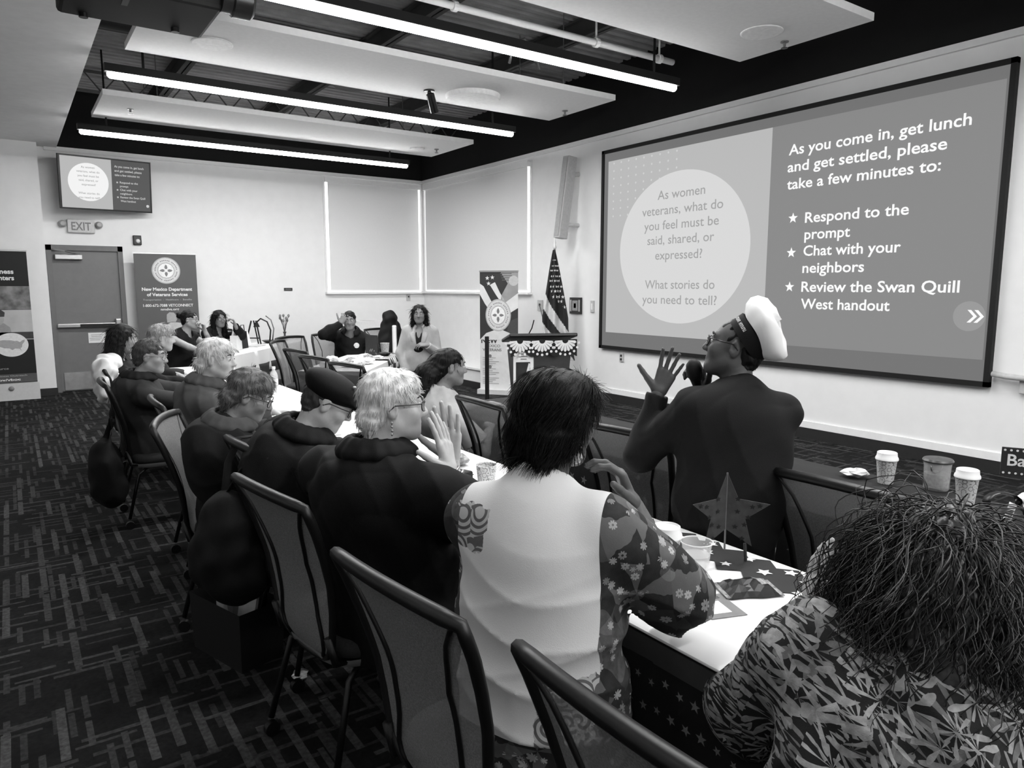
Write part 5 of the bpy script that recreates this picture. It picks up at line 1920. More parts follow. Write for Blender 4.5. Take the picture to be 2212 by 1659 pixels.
person((1.0, 1.3), 58, 'black-haired person in a white shirt with floral sleeves, seen from behind', (1.085, 1.35, 1.275), (80, -6, 4), scale=1.0, w=.98, skin_v=84, h=.0075,
       top=('shirt', P_shirt), top_attr=vest_attr, sleeve='short', sleeve_r=1.32, fold_f=vest_fold, cuff_at=.86,
       loose=((0, -.02, .5, .205, .14, .25), (0, -.01, .15, .22, .15, .2), (0, -.02, .78, .185, .12, .1)),
       arms=dict(R=dict(tw=(1.235, 1.24, 1.06), hw=(.16, -.5, -.9), dw=(-.25, .25, .9), nw=(-.8, .5, 0), curl=35, side=1), L=dict(tw=(1.35, 1.55, .8), hw=(-.2, .6, -.6))),
       hair=dict(mat=HB, style='crop', n=6500, length=.055, rad=.0011, prims=bob_short, vol=1.07, wild=.1, lift=.12, rough=.0012, crown_at=(0, .1, .1)), trousers=M_trs, glasses=20, neck_open=.072, hem=-.14, extras=p8_extra, hand_h=.0036, head_s=.94)

# ---- 7: white-haired person with hands before the mouth ----------------
HW = gray('hair_white', 214, .5, .25, 60, stretch=(1, 1, .25), spec=.3)
HWg = gray('hair_white_far', 205, .5, .25, 60, stretch=(1, 1, .25), spec=.3)


def full_short(c):
    hp, sh, HR = c['hp'], c['sh'], c['HR']
    return [ell(hp(0, -.022, .056), np.array([.08, .092, .07]) * sh, HR, k=.03), ell(hp(0, .035, .078), np.array([.06, .05, .036]) * sh, HR, k=.03),
            cap(hp(-.03, -.085, -.04), hp(-.02, -.075, -.1), .04 * sh, .02 * sh, k=.03), cap(hp(.03, -.085, -.04), hp(.02, -.075, -.1), .04 * sh, .02 * sh, k=.03)]


def p7_extra(c):
    r = c['root']
    S, E_l, T = c['AR']['R']
    d = vnorm(T - E_l)
    q = E_l + (T - E_l) * .9
    R = np.array(Vector((0, 0, 1)).rotation_difference(Vector(d)).to_matrix())
    ring = [q + R @ np.array([.034 * math.cos(a), .034 * math.sin(a), 0]) for a in np.linspace(0, 2 * math.pi, 19)[:-1]]
    G().tube([tuple(p) for p in ring], .006, 6, closed=True).obj('bracelet', M_metal, r, smooth=True)
    ring = [q + d * .018 + R @ np.array([.033 * math.cos(a), .033 * math.sin(a), 0]) for a in np.linspace(0, 2 * math.pi, 19)[:-1]]
    G().tube([tuple(p) for p in ring], .004, 6, closed=True).obj('bracelet', M_metal, r, smooth=True)
    g = G()
    for k in range(4):
        g.lathe([(.0005, -.006), (.005, 0), (.0005, .006)], tuple(c['hp'](.084, -.012, -.045 - .013 * k)), 8, capb=False, capt=False)
    g.obj('earring', M_metal, r)
    pts = [c['nb'] + c['up'] * .012 + c['rt'] * math.sin(a) * .07 - c['fw'] * (math.cos(a) * .072 - .01) for a in np.linspace(-.9, 1.5, 10)]
    G().tube([tuple(p) for p in pts], .006, 6).obj('collar_edge', gray('collar_white', 190, .7), r, smooth=True)


person((.96, 2.08), 72, 'white cropped hair and glasses, black shirt, hands pressed to the mouth', (.985, 2.07, 1.225), (112, 0, 0), scale=1.05, head_s=.88, w=1.4, skin_v=178, h=.0085,
       top=('shirt', cloth('black_shirt', 9)), sleeve='short', sleeve_r=1.35, belly=.05, hump=.06,
       arms=dict(R=dict(tw=(1.105, 1.925, 1.02), hw=(.1, -.6, -.7), dw=(-.12, .14, 1), nw=(-.5, .8, .1), curl=6, spread=4, side=1, tc=4), L=dict(tw=(1.155, 2.0, 1.04), hw=(.3, .5, -.8), dw=(-.1, -.02, 1), nw=(-.6, -.7, .1), curl=6, spread=3, side=-1)),
       hair=dict(mat=HW, style='short', n=4200, length=.026, rad=.0011, prims=full_short, vol=1.0, wild=.22, lift=.12, rough=.003), trousers=M_trs, glasses=60, collar=cloth('black_shirt', 9), neck_open=.072, extras=p7_extra, hand_h=.0034, hem=-.14, fold=.0075)


# ---- 6: bent head in a black beret --------------------------------------
def beret(c):
    hp, sh, HR, h = c['hp'], c['sh'], c['HR'], c['h']
    P = [ell(hp(0, -.015, .07), np.array([.095, .118, .05]) * sh, HR, k=.03), ell(hp(0, -.01, .045), np.array([.086, .106, .05]) * sh, HR, k=.03),
         ell(hp(0, .1, .04), np.array([.075, .06, .014]) * sh, HR @ rotm(0, -18, 0), k=.03)]
    V, Q = surf(P, h * .7)
    b = mesh_obj('beret', V, Q, cloth('beret_black', 10), c['root'], True)
    G().lathe([(.008, 0), (.006, .006)], tuple(hp(.05, .06, .108)), 10).obj('pin', gray('pin_pale', 190, .3), b, smooth=True)


HG = hairm('grey', 96, .4)
HDG = hairm('dark_grey', 52, .5)
person((.85, 2.86), 84, 'person in a black beret and dark jacket bending over the table', (1.005, 2.705, 1.155), (108, -30, 6), scale=1.03, w=1.12, skin_v=176, h=.009,
       top=('jacket', cloth('dark_jacket', 24)), arms=dict(R=dict(tw=(1.4, 2.55, .79)), L=dict(tw=(1.42, 2.9, .79))), hair=dict(mat=HDG, style='short', n=500, length=.015, rad=.001, vol=.93), trousers=M_trs, glasses=40,
       collar=cloth('dark_jacket', 24), hump=.12, extras=beret, shape='m', loose=((0, -.03, .55, .2, .13, .22),))

# ---- 5: bent over papers -------------------------------------------------
person((.8, 3.5), 86, 'grey-haired person in a dark jacket bending to read papers', (.885, 3.385, 1.105), (110, -24, 4), scale=1.03, w=1.1, skin_v=140, h=.01,
       top=('jacket', cloth('charcoal_jacket', 34)), arms=dict(R=dict(tw=(1.36, 3.3, .8), dw=(1, .2, -.1), nw=(0, 0, -1)), L=dict(tw=(1.4, 3.75, .79))), hair=dict(mat=HG, style='short', n=1800, length=.035, rad=.0014, prims=full_short, wild=.3, lift=.15, vol=.97), trousers=M_trs, glasses=50,
       collar=cloth('collar_grey', 72), hump=.12)

# ---- 4: white-haired, grey top ------------------------------------------
person((.88, 4.46), 92, 'white-haired person in a grey jacket gazing toward the lectern', (.975, 4.4, 1.185), (126, -4, 0), scale=1.03, w=1.15, skin_v=172, h=.011,
       top=('jacket', cloth('grey_jacket', 74)), arms=dict(R=dict(tw=(1.32, 4.3, .79)), L=dict(tw=(1.36, 4.7, .79))), hair=dict(mat=HWg, style='short', n=1500, length=.04, rad=.0016, prims=full_short, wild=.22, lift=.12, vol=.98), trousers=M_trs, collar=cloth('grey_jacket', 74), hump=.05)

# ---- 3: short dark hair, glasses ----------------------------------------
person((.72, 5.5), 90, 'short-haired person in glasses and a dark grey jacket, side view', (.77, 5.45, 1.13), (112, -6, 0), scale=1.05, w=1.15, skin_v=150, h=.012,
       top=('jacket', cloth('slate_jacket', 52)), arms=dict(R=dict(tw=(1.25, 5.35, .79)), L=dict(tw=(1.3, 5.75, .79))), hair=dict(mat=hairm('salt', 66, .5), style='short', n=900, length=.03, rad=.0018, prims=None, wild=.3), trousers=M_trs, glasses=120,
       collar=cloth('slate_collar', 20), hump=.08, shape='m')

# ---- 2 and 1 at the door end --------------------------------------------
person((.98, 7.35), 90, 'light-haired person half hidden between two heads near the door', (1.11, 7.1, 1.15), (100, -6, 0), scale=1.03, skin_v=165, h=.013,
       top=('shirt', cloth('mid_shirt', 60)), hair=dict(mat=hairm('sandy', 150, .3), style='short', n=700, length=.05, rad=.0025, prims=full_short), trousers=M_trs)
person((.78, 6.72), 90, 'long dark-haired person nearest the exit door', (.745, 6.58, 1.19), (98, -10, 0), scale=1.04, skin_v=150, h=.013,
       top=('jacket', cloth('black_top', 18)), hair=dict(mat=HD, style='long', n=900, length=.08, rad=.002), trousers=M_trs, arms=dict(R=dict(tw=(1.25, 6.5, .79)), L=dict(tw=(1.3, 6.9, .79))))

# ---- 14, 15: facing the room at the far table ---------------------------
person((1.66, 9.62), 140, 'bare-armed person in a dark vest and glasses at the far table', (1.81, 9.5, 1.21), (118, -4, 0), scale=1.02, w=1.2, skin_v=160, h=.013,
       top=('vest', cloth('dark_vest', 26)), sleeve='none', arms=dict(R=dict(tw=(1.95, 8.95, .8), hw=(-.4, -.6, -.3)), L=dict(tw=(1.96, 9.4, 1.06), hw=(.6, -.2, -.8), dw=(-.2, .1, 1), nw=(-.8, -.2, 0), curl=50)), hair=dict(mat=HD, style='bun', n=300, length=.03, rad=.002), glasses=18, trousers=M_trs)
person((2.2, 10.55), 150, 'long dark-haired person in glasses by the far wall', (2.36, 10.4, 1.175), (168, -6, 0), scale=1.0, skin_v=120, h=.014,
       top=('jacket', cloth('black_top', 18)), arms=dict(L=dict(tw=(2.52, 10.2, 1.08), hw=(.8, .2, -.6), dw=(-.2, .3, .9), nw=(-.8, .2, 0), curl=55), R=dict(tw=(2.35, 9.95, .8))), hair=dict(mat=HB, style='long', n=700, length=.08, rad=.0025, vol=1.05), glasses=16, trousers=M_trs)


# ---- 13: black long sleeves, hand on forehead ---------------------------
def p13_extra(c):
    p = c['tp'](-.085, .115, .8)
    R = Vector((0, 0, 1)).rotation_difference(Vector(tuple(c['fw']))).to_matrix()
    G().lathe([(.035, -.004), (.035, .012), (.02, .016)], tuple(p), 20, R=R).obj('badge', gray('badge_white', 215, .5), c['root'], smooth=.6)


person((3.62, 8.95), 212, 'person in a black long-sleeved top with white badge, hand to the forehead', (3.56, 8.72, 1.185), (206, -6, 0), scale=1.05, w=1.12, skin_v=112, h=.012,
       top=('shirt', cloth('black_polo', 11)), arms=dict(R=dict(tw=(3.42, 8.66, 1.15), hw=(-.9, .2, -.5), dw=(.35, -.05, .7), nw=(.3, .8, .2), curl=45), L=dict(tw=(3.85, 8.55, .8), hw=(.8, .4, -.6))),
       hair=dict(mat=HB, style='short', n=300, length=.02, rad=.002), trousers=M_trs, collar=cloth('black_polo', 11), extras=p13_extra, shape='m')


# ---- 12: standing presenter in a pale blazer ----------------------------
def p12_extra(c):
    # dark inner top and blazer lapels
    P = [ell(c['tp'](0, .055, .5), np.array([.105, .085, .15]), c['TR'], k=.04), ell(c['tp'](0, .05, .25), np.array([.11, .1, .16]), c['TR'], k=.04)]
    P += [cap(c['nb'] + c['fw'] * .11, c['nb'] + c['fw'] * .13 - c['up'] * .1, .05, .012, k=.004, sub=True)]
    V, Q = surf(P, .008)
    mesh_obj('inner_top', V, Q, cloth('inner_black', 12), c['root'], True)
    for sx in (-1, 1):
        pts = [c['tp'](sx * .055, .05, 1.0), c['tp'](sx * .09, .125, .82), c['tp'](sx * .07, .152, .6), c['tp'](sx * .03, .15, .42)]
        G().tube([tuple(p) for p in pts], [.012, .024, .022, .006], 8, flat=.45).obj('lapel', cloth('blazer_pale', 158, .05), c['root'], smooth=True)


person((3.88, 7.42), 215, 'standing presenter in a pale grey blazer beside the supply table', (3.85, 7.36, 1.30), (212, -3, 0), hip_z=.80, scale=.93, w=1.0, skin_v=118, h=.0115, legs='stand',
       top=('blazer', cloth('blazer_pale', 158, .05)), arms=dict(L=dict(tw=(3.86, 7.2, .95), hw=(.5, .1, -.8), dw=(-.9, .3, .1), nw=(0, .5, -.8), curl=40), R=dict(tw=(3.70, 7.43, .64), hw=(-.3, .5, .0), dw=(0, 0, -1), nw=(.8, 0, 0))),
       hair=dict(mat=HB, style='wavy', n=900, length=.07, rad=.002, vol=1.0), trousers=cloth('black_trousers', 14), hem=-.16, extras=p12_extra, fold=.003, neck_open=.06)


# ---- 11: grey t-shirt, black ponytail -----------------------------------
def ponytail(c):
    hp, sh = c['hp'], c['sh']
    return [cap(hp(0, -.08, .03), hp(0.01, -.15, -.06), .06 * sh, .075 * sh, k=.03), cap(hp(.01, -.15, -.06), hp(.02, -.16, -.2), .075 * sh, .065 * sh, k=.03), cap(hp(.02, -.16, -.2), hp(.0, -.15, -.33), .065 * sh, .03 * sh, k=.03)]


person((2.28, 4.05), 96, 'person in a grey t-shirt with a black ponytail facing the lectern', (2.25, 3.9, 1.105), (108, -4, 0), scale=1.02, w=1.15, skin_v=118, h=.011,
       top=('t_shirt', cloth('grey_tee', 168, .08)), sleeve='short', sleeve_r=1.15, arms=dict(R=dict(tw=(2.47, 3.78, .72), hw=(-.2, -.6, -.6), dw=(.8, .3, -.2)), L=dict(tw=(2.6, 4.1, .8))),
       hair=dict(mat=HB, style='crop', n=900, length=.05, rad=.0018, prims=ponytail, wild=.1), trousers=gray('jeans_light', 95, .8, .2, 14), hump=.06)
chair_back = None
# ---- 10: standing speaker with white cap and microphone -----------------
def captain_cap(c):
    hp, sh, HR, h = c['hp'], c['sh'], c['HR'], c['h']
    r = c['root']
    Rt = Matrix(HR.tolist())
    capo = empty('cap', tuple(c['HC']))
    capo.parent = r
    capo_off = c['HC']

    def put(g, name, m, sm=True):
        V = np.array(g.V) @ (HR @ np.array(Matrix.Rotation(math.radians(42), 3, 'X'))).T * sh * .9
        V = V + (hp(0, -.04, .05) - capo_off)
        return mesh_obj(name, V, g.F, m, capo, sm)
    put(G().lathe([(.099, -.03), (.103, -.03), (.106, .03), (.1, .034)], n=40, capb=False, capt=False), 'band', cloth('cap_band', 9), .6)
    rows = [(.104, .03), (.122, .05), (.133, .078), (.128, .1), (.1, .118), (.05, .126), (.001, .126)]
    g = G()
    V, F = [], []
    n = 48
    for (rr, z) in rows:
        for j in range(n):
            a = 2 * math.pi * j / n
            k = 1 + .03 * math.sin(a * 4 + z * 20) * (rr / .13) + .012 * math.sin(a * 11)
            zz = z + .008 * math.sin(a * 3 + rr * 40) + (.018 * math.sin(a))
            V.append((rr * k * math.cos(a), rr * k * math.sin(a) * 1.05, zz))
    for i in range(len(rows) - 1):
        for j in range(n):
            F.append([i * n + j, i * n + (j + 1) % n, (i + 1) * n + (j + 1) % n, (i + 1) * n + j])
    g.add(V, F)
    put(g, 'crown', gray('cap_white', 212, .75, .03, 12))
    # embroidered letters along the band (not legible in the photo beyond strokes)
    RB = np.array(Matrix.Rotation(math.radians(46), 3, 'X'))
    g = G()
    rnd_ = random.Random(3)
    for k in range(13):
        a = math.pi * .62 + k * .075
        if k in (6,):
            continue
        p = np.array([.1065 * math.cos(a), .1065 * math.sin(a), 0.004])
        t = np.array([-math.sin(a), math.cos(a), 0])
        for (du, dv, ww, hh) in [(-.0025, 0, .0014, .014), (.0025, 0, .0014, .014), (0, rnd_.choice((-.005, 0, .005)), .005, .0018)]:
            q = p + t * du + np.array([0, 0, dv])
            g.flat([(-ww / 2, -hh / 2), (ww / 2, -hh / 2), (ww / 2, hh / 2), (-ww / 2, hh / 2)], tuple(q * 1.004), tuple(t), (0, 0, 1))
    o = put(g, 'embroidery', gray('cap_thread', 205, .7), False)
    # jacket vent and trim
    zb = c['H']


SUIT = cloth('navy_suit', 21, .08)
person((2.1, 1.62), 36, 'standing speaker in a dark suit and white cap, one palm raised', (2.165, 1.67, 1.38), (-30, 14, 6), hip_z=.80, scale=.97, w=.93, head_s=1.0, skin_v=70, h=.008, legs='stand',
       top=('suit_jacket', SUIT), sleeve_r=1.12, loose=((0, -.02, .35, .2, .14, .24), (0, -.01, .62, .2, .135, .2), (0, 0, .05, .205, .145, .2), (0, -.02, .84, .165, .085, .075)),
       arms=dict(L=dict(tw=(2.0, 1.89, 1.2), hw=(-.25, .6, -.8), dw=(.3, -.2, .9), nw=(-.6, -.7, .4), curl=9, spread=9, side=-1, thumb=1.5, tc=4), R=dict(tw=(2.19, 1.84, 1.2), hw=(.4, .3, -.9), dw=(-.2, .1, .9), nw=(-.8, 0, .2), curl=62)),
       hair=dict(mat=HB, style='short', n=200, length=.012, rad=.001, vol=.93), trousers=SUIT, hem=-.22, glasses=14, neck_open=.062, extras=captain_cap, shape='m', fold=.006, hand_h=.0036)
mc = empty('microphone', (2.15, 1.86, 1.2), label='black handheld microphone held near the face of the speaker', cat='microphone')
dv = Vector((-.42, -.12, .8)).normalized()
Rm = Vector((0, 0, 1)).rotation_difference(dv).to_matrix()
MB = tuple(np.array((2.09, 1.80, 1.315)) - np.array(dv) * .15)
G().lathe([(.014, -.1), (.02, .06), (.024, .085)], MB, 18, R=Rm).obj('handle', M_bk, mc, smooth=.6, world=True)
G().lathe([(.024, .085), (.029, .1), (.031, .13), (.027, .15), (.014, .165), (.001, .168)], MB, 20, R=Rm).obj('grille_head', M_bkmat, mc, smooth=True, world=True)


# ---- 9: curly-haired person in the leaf print shirt ---------------------
def curls(c):
    hp, sh, HR = c['hp'], c['sh'], c['HR']
    rg = np.random.default_rng(5)
    n = 11500
    # roots over the scalp
    a = rg.uniform(0, 2 * math.pi, n)
    z = rg.uniform(-.85, 1, n)
    rr = np.sqrt(1 - z * z)
    Lc = np.stack([.088 * rr * np.cos(a), .108 * rr * np.sin(a) - .02, .095 * z + .035], 1)
    keep = ~((Lc[:, 1] > .03) & (Lc[:, 2] < .06))
    Lc = Lc[keep]
    roots = c['HC'] + (Lc * sh) @ HR.T
    part = c['hp'](.0, .05, .13)
    out = Lc * np.array([1.0, .9, .55])
    out /= np.linalg.norm(out, axis=1)[:, None]
    d = out @ HR.T * np.array([.45, .45, .1]) + np.array([0, 0, -.42])
    ctr = c['HC']

    def fall(P, u):
        rel = P - ctr
        rel = rel * np.array([1, 1, 0])
        return rel * (1.5 * (1 - u) + .6) + np.array([0, 0, -7.2]) + .8 * np.sin(P[:, [1, 2, 0]] * 41) - np.array([0, 0, 1.]) * (60 * np.maximum(0, P[:, 2] - ctr[2] - .13))[:, None]
    V1, Q1 = strands(roots, d, .48, 26, .0016, curl=.015, cfreq=55, seed=9, wild=.3, fall=fall)
    # inner mass so that no scalp shows through
    P = [ell(hp(0, -.02, .04), np.array([.092, .112, .098]) * sh, HR, k=.03), ell(hp(0, -.06, -.04), np.array([.12, .095, .11]) * sh, HR, k=.05),
         cap(hp(-.065, -.05, -.02), hp(-.1, -.08, -.2), .055 * sh, .06 * sh, k=.05), cap(hp(.065, -.05, -.02), hp(.1, -.08, -.2), .055 * sh, .06 * sh, k=.05), cap(hp(0, -.08, -.02), hp(0, -.13, -.24), .08 * sh, .08 * sh, k=.05),
         ell(hp(0, .12, -.05), np.array([.075, .09, .1]) * sh, HR, k=.01, sub=True)]

    def nz(X, Y, Z):
        return (.011 * np.sin(X * 95 + 4 * np.sin(Z * 40)) * np.sin(Y * 90 + 3 * np.sin(X * 50)) * np.sin(Z * 85)).astype(np.float32)
    V2, Q2 = surf(P, .007, disp=nz)
    V, Q = join([(V1, Q1), (V2, Q2)])
    m = gray('hair_curly_dark', 34, .4, .6, 30, spec=.5)
    mesh_obj('hair', V, Q, m, c['root'], True)


person((1.08, .56), 64, 'curly dark-haired person in a leaf-print shirt in the picture corner', (1.39, .585, 1.055), (66, -16, 0), head_s=1.0, scale=1.04, w=1.12, skin_v=150, h=.0075,
       top=('shirt', P_leaf), sleeve='long', sleeve_r=1.6, arms=dict(L=dict(tw=(1.49, .90, .83), hw=(-.9, .1, -.8), dw=(.08, .1, 1), nw=(.7, -.5, .0), curl=14, side=-1), R=dict(tw=(1.5, .35, .8), hw=(.2, -.9, -.4))),
       hair=None, trousers=M_trs, eyes=True, extras=curls, hand_h=.0036, hem=-.14, hump=.06, loose=((0, -.02, .6, .2, .13, .22),))
# ================================================================== SMALL THINGS
M_cup = gray('paper_cup', 226, .5, .03, 30)


def cup_print():
    m, nt, b = new_mat('cup_scroll_print')
    L = nt.links
    tc = N(nt, 'ShaderNodeTexCoord')
    v = N(nt, 'ShaderNodeTexVoronoi')
    v.inputs['Scale'].default_value = 45
    L.new(tc.outputs['Object'], v.inputs['Vector'])
    mr = N(nt, 'ShaderNodeMath', operation='SINE')
    mm = N(nt, 'ShaderNodeMath', operation='MULTIPLY')
    mm.inputs[1].default_value = 16
    L.new(v.outputs['Distance'], mm.inputs[0])
    L.new(mm.outputs[0], mr.inputs[0])
    g2 = N(nt, 'ShaderNodeMath', operation='GREATER_THAN')
    g2.inputs[1].default_value = .75
    L.new(mr.outputs[0], g2.inputs[0])
    rp = N(nt, 'ShaderNodeMapRange')
    rp.inputs['To Min'].default_value = .62
    rp.inputs['To Max'].default_value = .2
    L.new(g2.outputs[0], rp.inputs[0])
    L.new(rp.outputs[0], b.inputs['Base Color'])
    b.inputs['Roughness'].default_value = .5
    return m


M_cupp = cup_print()


def clear(name, alpha=.15, v=.9, rough=.03):
    m, nt, b = new_mat(name)
    b.inputs['Base Color'].default_value = (v, v, v, 1)
    b.inputs['Roughness'].default_value = rough
    b.inputs['Alpha'].default_value = alpha
    b.inputs['Specular IOR Level'].default_value = .8
    return m


M_clear = clear('clear_plastic', .22)
M_water = clear('water', .30, .95)
TZ = .748


def paper_cup(x, y, z, h, r, label, lid=True, group='paper cups'):
    c = empty('paper_cup', (x, y, z), label=label, cat='cup', group=group)
    G().lathe([(r * .72, 0), (r * .74, .004), (r * .97, h * .97), (r * 1.02, h), (r * .95, h), (r * .70, .012)], n=28, capt=True).obj('cup_wall', M_cupp, c, smooth=.6)
    if lid:
        G().lathe([(r * 1.04, h - .006), (r * 1.09, h - .002), (r * 1.06, h + .006), (r * .97, h + .012), (r * .93, h + .028), (r * .86, h + .03), (r * .8, h + .024), (.001, h + .024)], n=28, capb=False, capt=False).obj('lid', M_white, c, smooth=.6)
    return c


paper_cup(1.545, 1.41, TZ, .125, .043, 'lidded patterned paper cup beside the floral sleeve')
wc = empty('plastic_cup', (1.592, 1.335, TZ), label='clear plastic cup of water beside the lidded paper cup', cat='cup')
G().lathe([(.03, 0), (.031, .003), (.044, .115), (.047, .118), (.045, .118), (.0425, .112), (.029, .006)], n=32, capt=True).obj('cup_wall', M_clear, wc, smooth=.6)
G().lathe([(.0285, .006), (.0395, .08), (.001, .08)], n=32, capt=False).obj('water', M_water, wc, smooth=.6)
G().tube([(.0465 * math.cos(a), .0465 * math.sin(a), .118) for a in np.linspace(0, 2 * math.pi, 33)[:-1]], .002, 6, closed=True).obj('rim', clear('rim_plastic', .6), wc, smooth=True)
paper_cup(1.615, 2.5, TZ, .105, .045, 'open patterned paper cup near the praying hands', lid=False)
# runner of stars on the nearest table
rn = empty('star_runner', (1.81, 1.3, TZ), label='dark star-edged runner along the nearest table', cat='table runner')
pts = []
ys = np.linspace(.55, 1.95, 29)
left = [(1.725 + (.03 if i % 2 else -.02), y) for i, y in enumerate(ys)]
right = [(1.885 + (.015 if i % 2 else -.025), y) for i, y in enumerate(ys)]
g = G()
V = [(x, y, TZ + .002) for x, y in left] + [(x, y, TZ + .002) for x, y in right]
n = len(ys)
g.add(V, [[i, n + i, n + i + 1, i + 1] for i in range(n - 1)])
o = g.obj('runner_cloth', gray('runner_dark', 44, .8, .05, 20), rn, world=True)
R_ = random.Random(4)
sg = [(1.83, 1.13), (1.75, 1.1), (1.78, .96), (1.86, 1.0), (1.80, 1.25), (1.86, 1.2), (1.76, 1.36), (1.85, 1.34), (1.79, 1.46), (1.86, 1.5), (1.75, 1.58), (1.83, 1.62), (1.77, 1.72), (1.86, 1.75), (1.8, .84), (1.87, .86), (1.74, .8), (1.81, 1.84)]
for x, y in sg:
    G().flat(star_poly(R_.uniform(.018, .028), .5, rot=R_.uniform(0, 6)), (x, y, TZ + .004), (1, 0, 0), (0, 1, 0)).obj('printed_star', M_paper, rn, world=True)
# folded metal star
stn = empty('star_ornament', (1.80, 1.40, TZ), -.61, label='dark metal star ornament standing on the runner', cat='ornament')
Mstar = gray('star_metal', 56, .5, .25, 40, metal=.2)
sp_ = [(x, y + .155) for x, y in star_poly(.125, .45)]
for sgn, nm in ((-1, 'star_half'), (1, 'star_half')):
    half = [p for p in sp_ if p[0] * sgn >= -1e-6]
    half = sorted(half, key=lambda p: math.atan2(p[1] - .155, p[0] * sgn))
    V = [(p[0], .055 - abs(p[0]) * .45 - .06, p[1]) for p in half]
    o = G().add(V, [list(range(len(V)))]).obj(nm, Mstar, stn)
    solid(o, .003)
    for (a, b) in ((.03, .16), (.05, .12), (.07, .18), (.03, .2), (.045, .075), (.09, .185), (.025, .11), (.06, .145)):
        x = a * sgn
        G().flat(star_poly(.009, .45), (x, .055 - abs(x) * .45 - .064, b), (1, -.45 * sgn, 0), (0, 0, 1)).obj('star_cutout', M_bkmat, stn)
for x in (-.055, .055):
    G().tube([(x, -.03, .06), (x * 1.1, -.03, .0)], .005, 6).obj('foot', Mstar, stn)
G().tube([(0, -.005, .03), (0, -.005, .28)], .003, 6).obj('ridge', M_steel, stn)

# snack packet and card
pk = empty('snack_packet', (1.655, 1.2, TZ), -.5, label='dark foil snack packet lying by the printed card', cat='packet')
rows = []
R_ = random.Random(77)
for i in range(9):
    u = i / 8 * 2 - 1
    rows.append([(u * .075, v * .055 * (1 + .05 * math.sin(5 * u)), .004 + (.03 * (1 - u ** 4) * (1 - v * v) ** .7 * R_.uniform(.55, 1.15) if abs(v) < .99 else 0)) for v in np.linspace(-1, 1, 8)])
g = G().sheet(rows)
fm = [1 if (f // 7) > 4 and (f % 7) > 2 else 0 for f in range(len(g.F))]
mesh_obj('wrapper', g.V, g.F, None, pk, False, fmat=fm, mats=[gray('foil_dark', 26, .35, .5, 40), gray('foil_pale', 150, .35, .7, 90)])
for u in (-.078, .078):
    G().box((u, 0, .005), (.012, .105, .003)).obj('crimp', gray('foil_pale', 170), pk)
cdd = empty('printed_card', (1.5, 1.185, TZ), -.35, label='grey printed card with a white panel on the nearest table', cat='card')
G().box((0, 0, .0012), (.105, .135, .002)).obj('card', gray('card_grey', 122, .6, .06, 30), cdd)
G().box((-.01, -.01, .0026), (.062, .07, .001)).obj('white_panel', gray('paper', 228), cdd)
for k in range(3):
    G().box((-.005, .042 + .008 * k, .0026), (.08, .003, .001)).obj('printed_line', gray('card_line', 70), cdd)
gb = empty('patterned_gift_bag', (1.86, .98, TZ), .3, label='white patterned gift bag against the curly hair', cat='bag')
V = [(x, y, z) for z, s_ in ((0, 1), (.14, .8)) for x, y in ((-.05 * s_, -.035 * s_), (.05 * s_, -.035 * s_), (.05 * s_, .035 * s_), (-.05 * s_, .035 * s_))]
mesh_obj('bag_body', V, [[3, 2, 1, 0], [0, 1, 5, 4], [1, 2, 6, 5], [2, 3, 7, 6], [3, 0, 4, 7]], M_cupp, gb)
G().tube([(-.02, -.03, .135), (-.012, -.03, .17), (.012, -.03, .17), (.02, -.03, .135)], .003, 6).obj('handle', M_bk, gb, smooth=True)
for k, (x, y, lb) in enumerate([(1.60, 2.70, 'upper small black case beside the open paper cup'), (1.55, 2.62, 'lower black case touching the open paper cup')]):
    b_ = empty('glasses_case', (x, y, TZ), .3, label=lb, cat='case', group='black cases')
    G().box((0, 0, .02), (.07, .11, .04), bevel=.01).obj('shell', M_bkmat, b_)
    G().box((0, 0, .022), (.0712, .1112, .003)).obj('seam', M_bk, b_)


def crumple(name, x, y, z, r, label, cat, mat, seed, sz=.5, group=None):
    rg = np.random.default_rng(seed)
    V, F = [], []
    n, m_ = 12, 7
    for i in range(m_ + 1):
        for j in range(n):
            a, e = 2 * math.pi * j / n, -math.pi / 2 + math.pi * i / m_
            k = r * rg.uniform(.7, 1.15)
            V.append((k * math.cos(a) * math.cos(e), k * math.sin(a) * math.cos(e), r * sz + k * sz * math.sin(e) * .9))
    for i in range(m_):
        for j in range(n):
            F.append([i * n + j, i * n + (j + 1) % n, (i + 1) * n + (j + 1) % n, (i + 1) * n + j])
    o = mesh_obj(name, V, F, mat)
    o.location = (x, y, z)
    return props(o, label, cat, group)


crumple('snack_wrapper', 1.72, 2.92, TZ, .06, 'crumpled snack wrapper beyond the praying hands', 'wrapper', gray('wrapper_grey', 130, .3, .5, 50), 1)
crumple('paper_napkin', 1.5, 3.35, TZ, .06, 'crumpled pale napkin by the hand of the bent reader', 'napkin', gray('napkin_pale', 205, .8, .06, 30), 2)
crumple('candy_wrapper', .87, 2.77, 0, .035, 'small shiny wrapper lying on the carpet', 'wrapper', gray('wrapper_bright', 200, .2, .3, 60, metal=.4), 3)


def sheets(x, y, z, rz, w, h, label, n=2, v=224):
    s_ = empty('paper_sheets', (x, y, z), rz, label=label, cat='paper', group='papers on the tables')
    for k in range(n):
        o = G().box((0, 0, 0), (w, h, .0012)).obj('sheet', gray('paper_%d' % v, v, .8, .02, 20), s_)
        o.location = (rnd.uniform(-.02, .02), rnd.uniform(-.02, .02), .001 + .002 * k)
        o.rotation_euler = (0, 0, rnd.uniform(-.15, .15))
        for q in range(5):
            G().box((0, h * .35 - q * h * .12, .0012), (w * .75, h * .02, .0004)).obj('printed_line', gray('ink_light', 165), o)


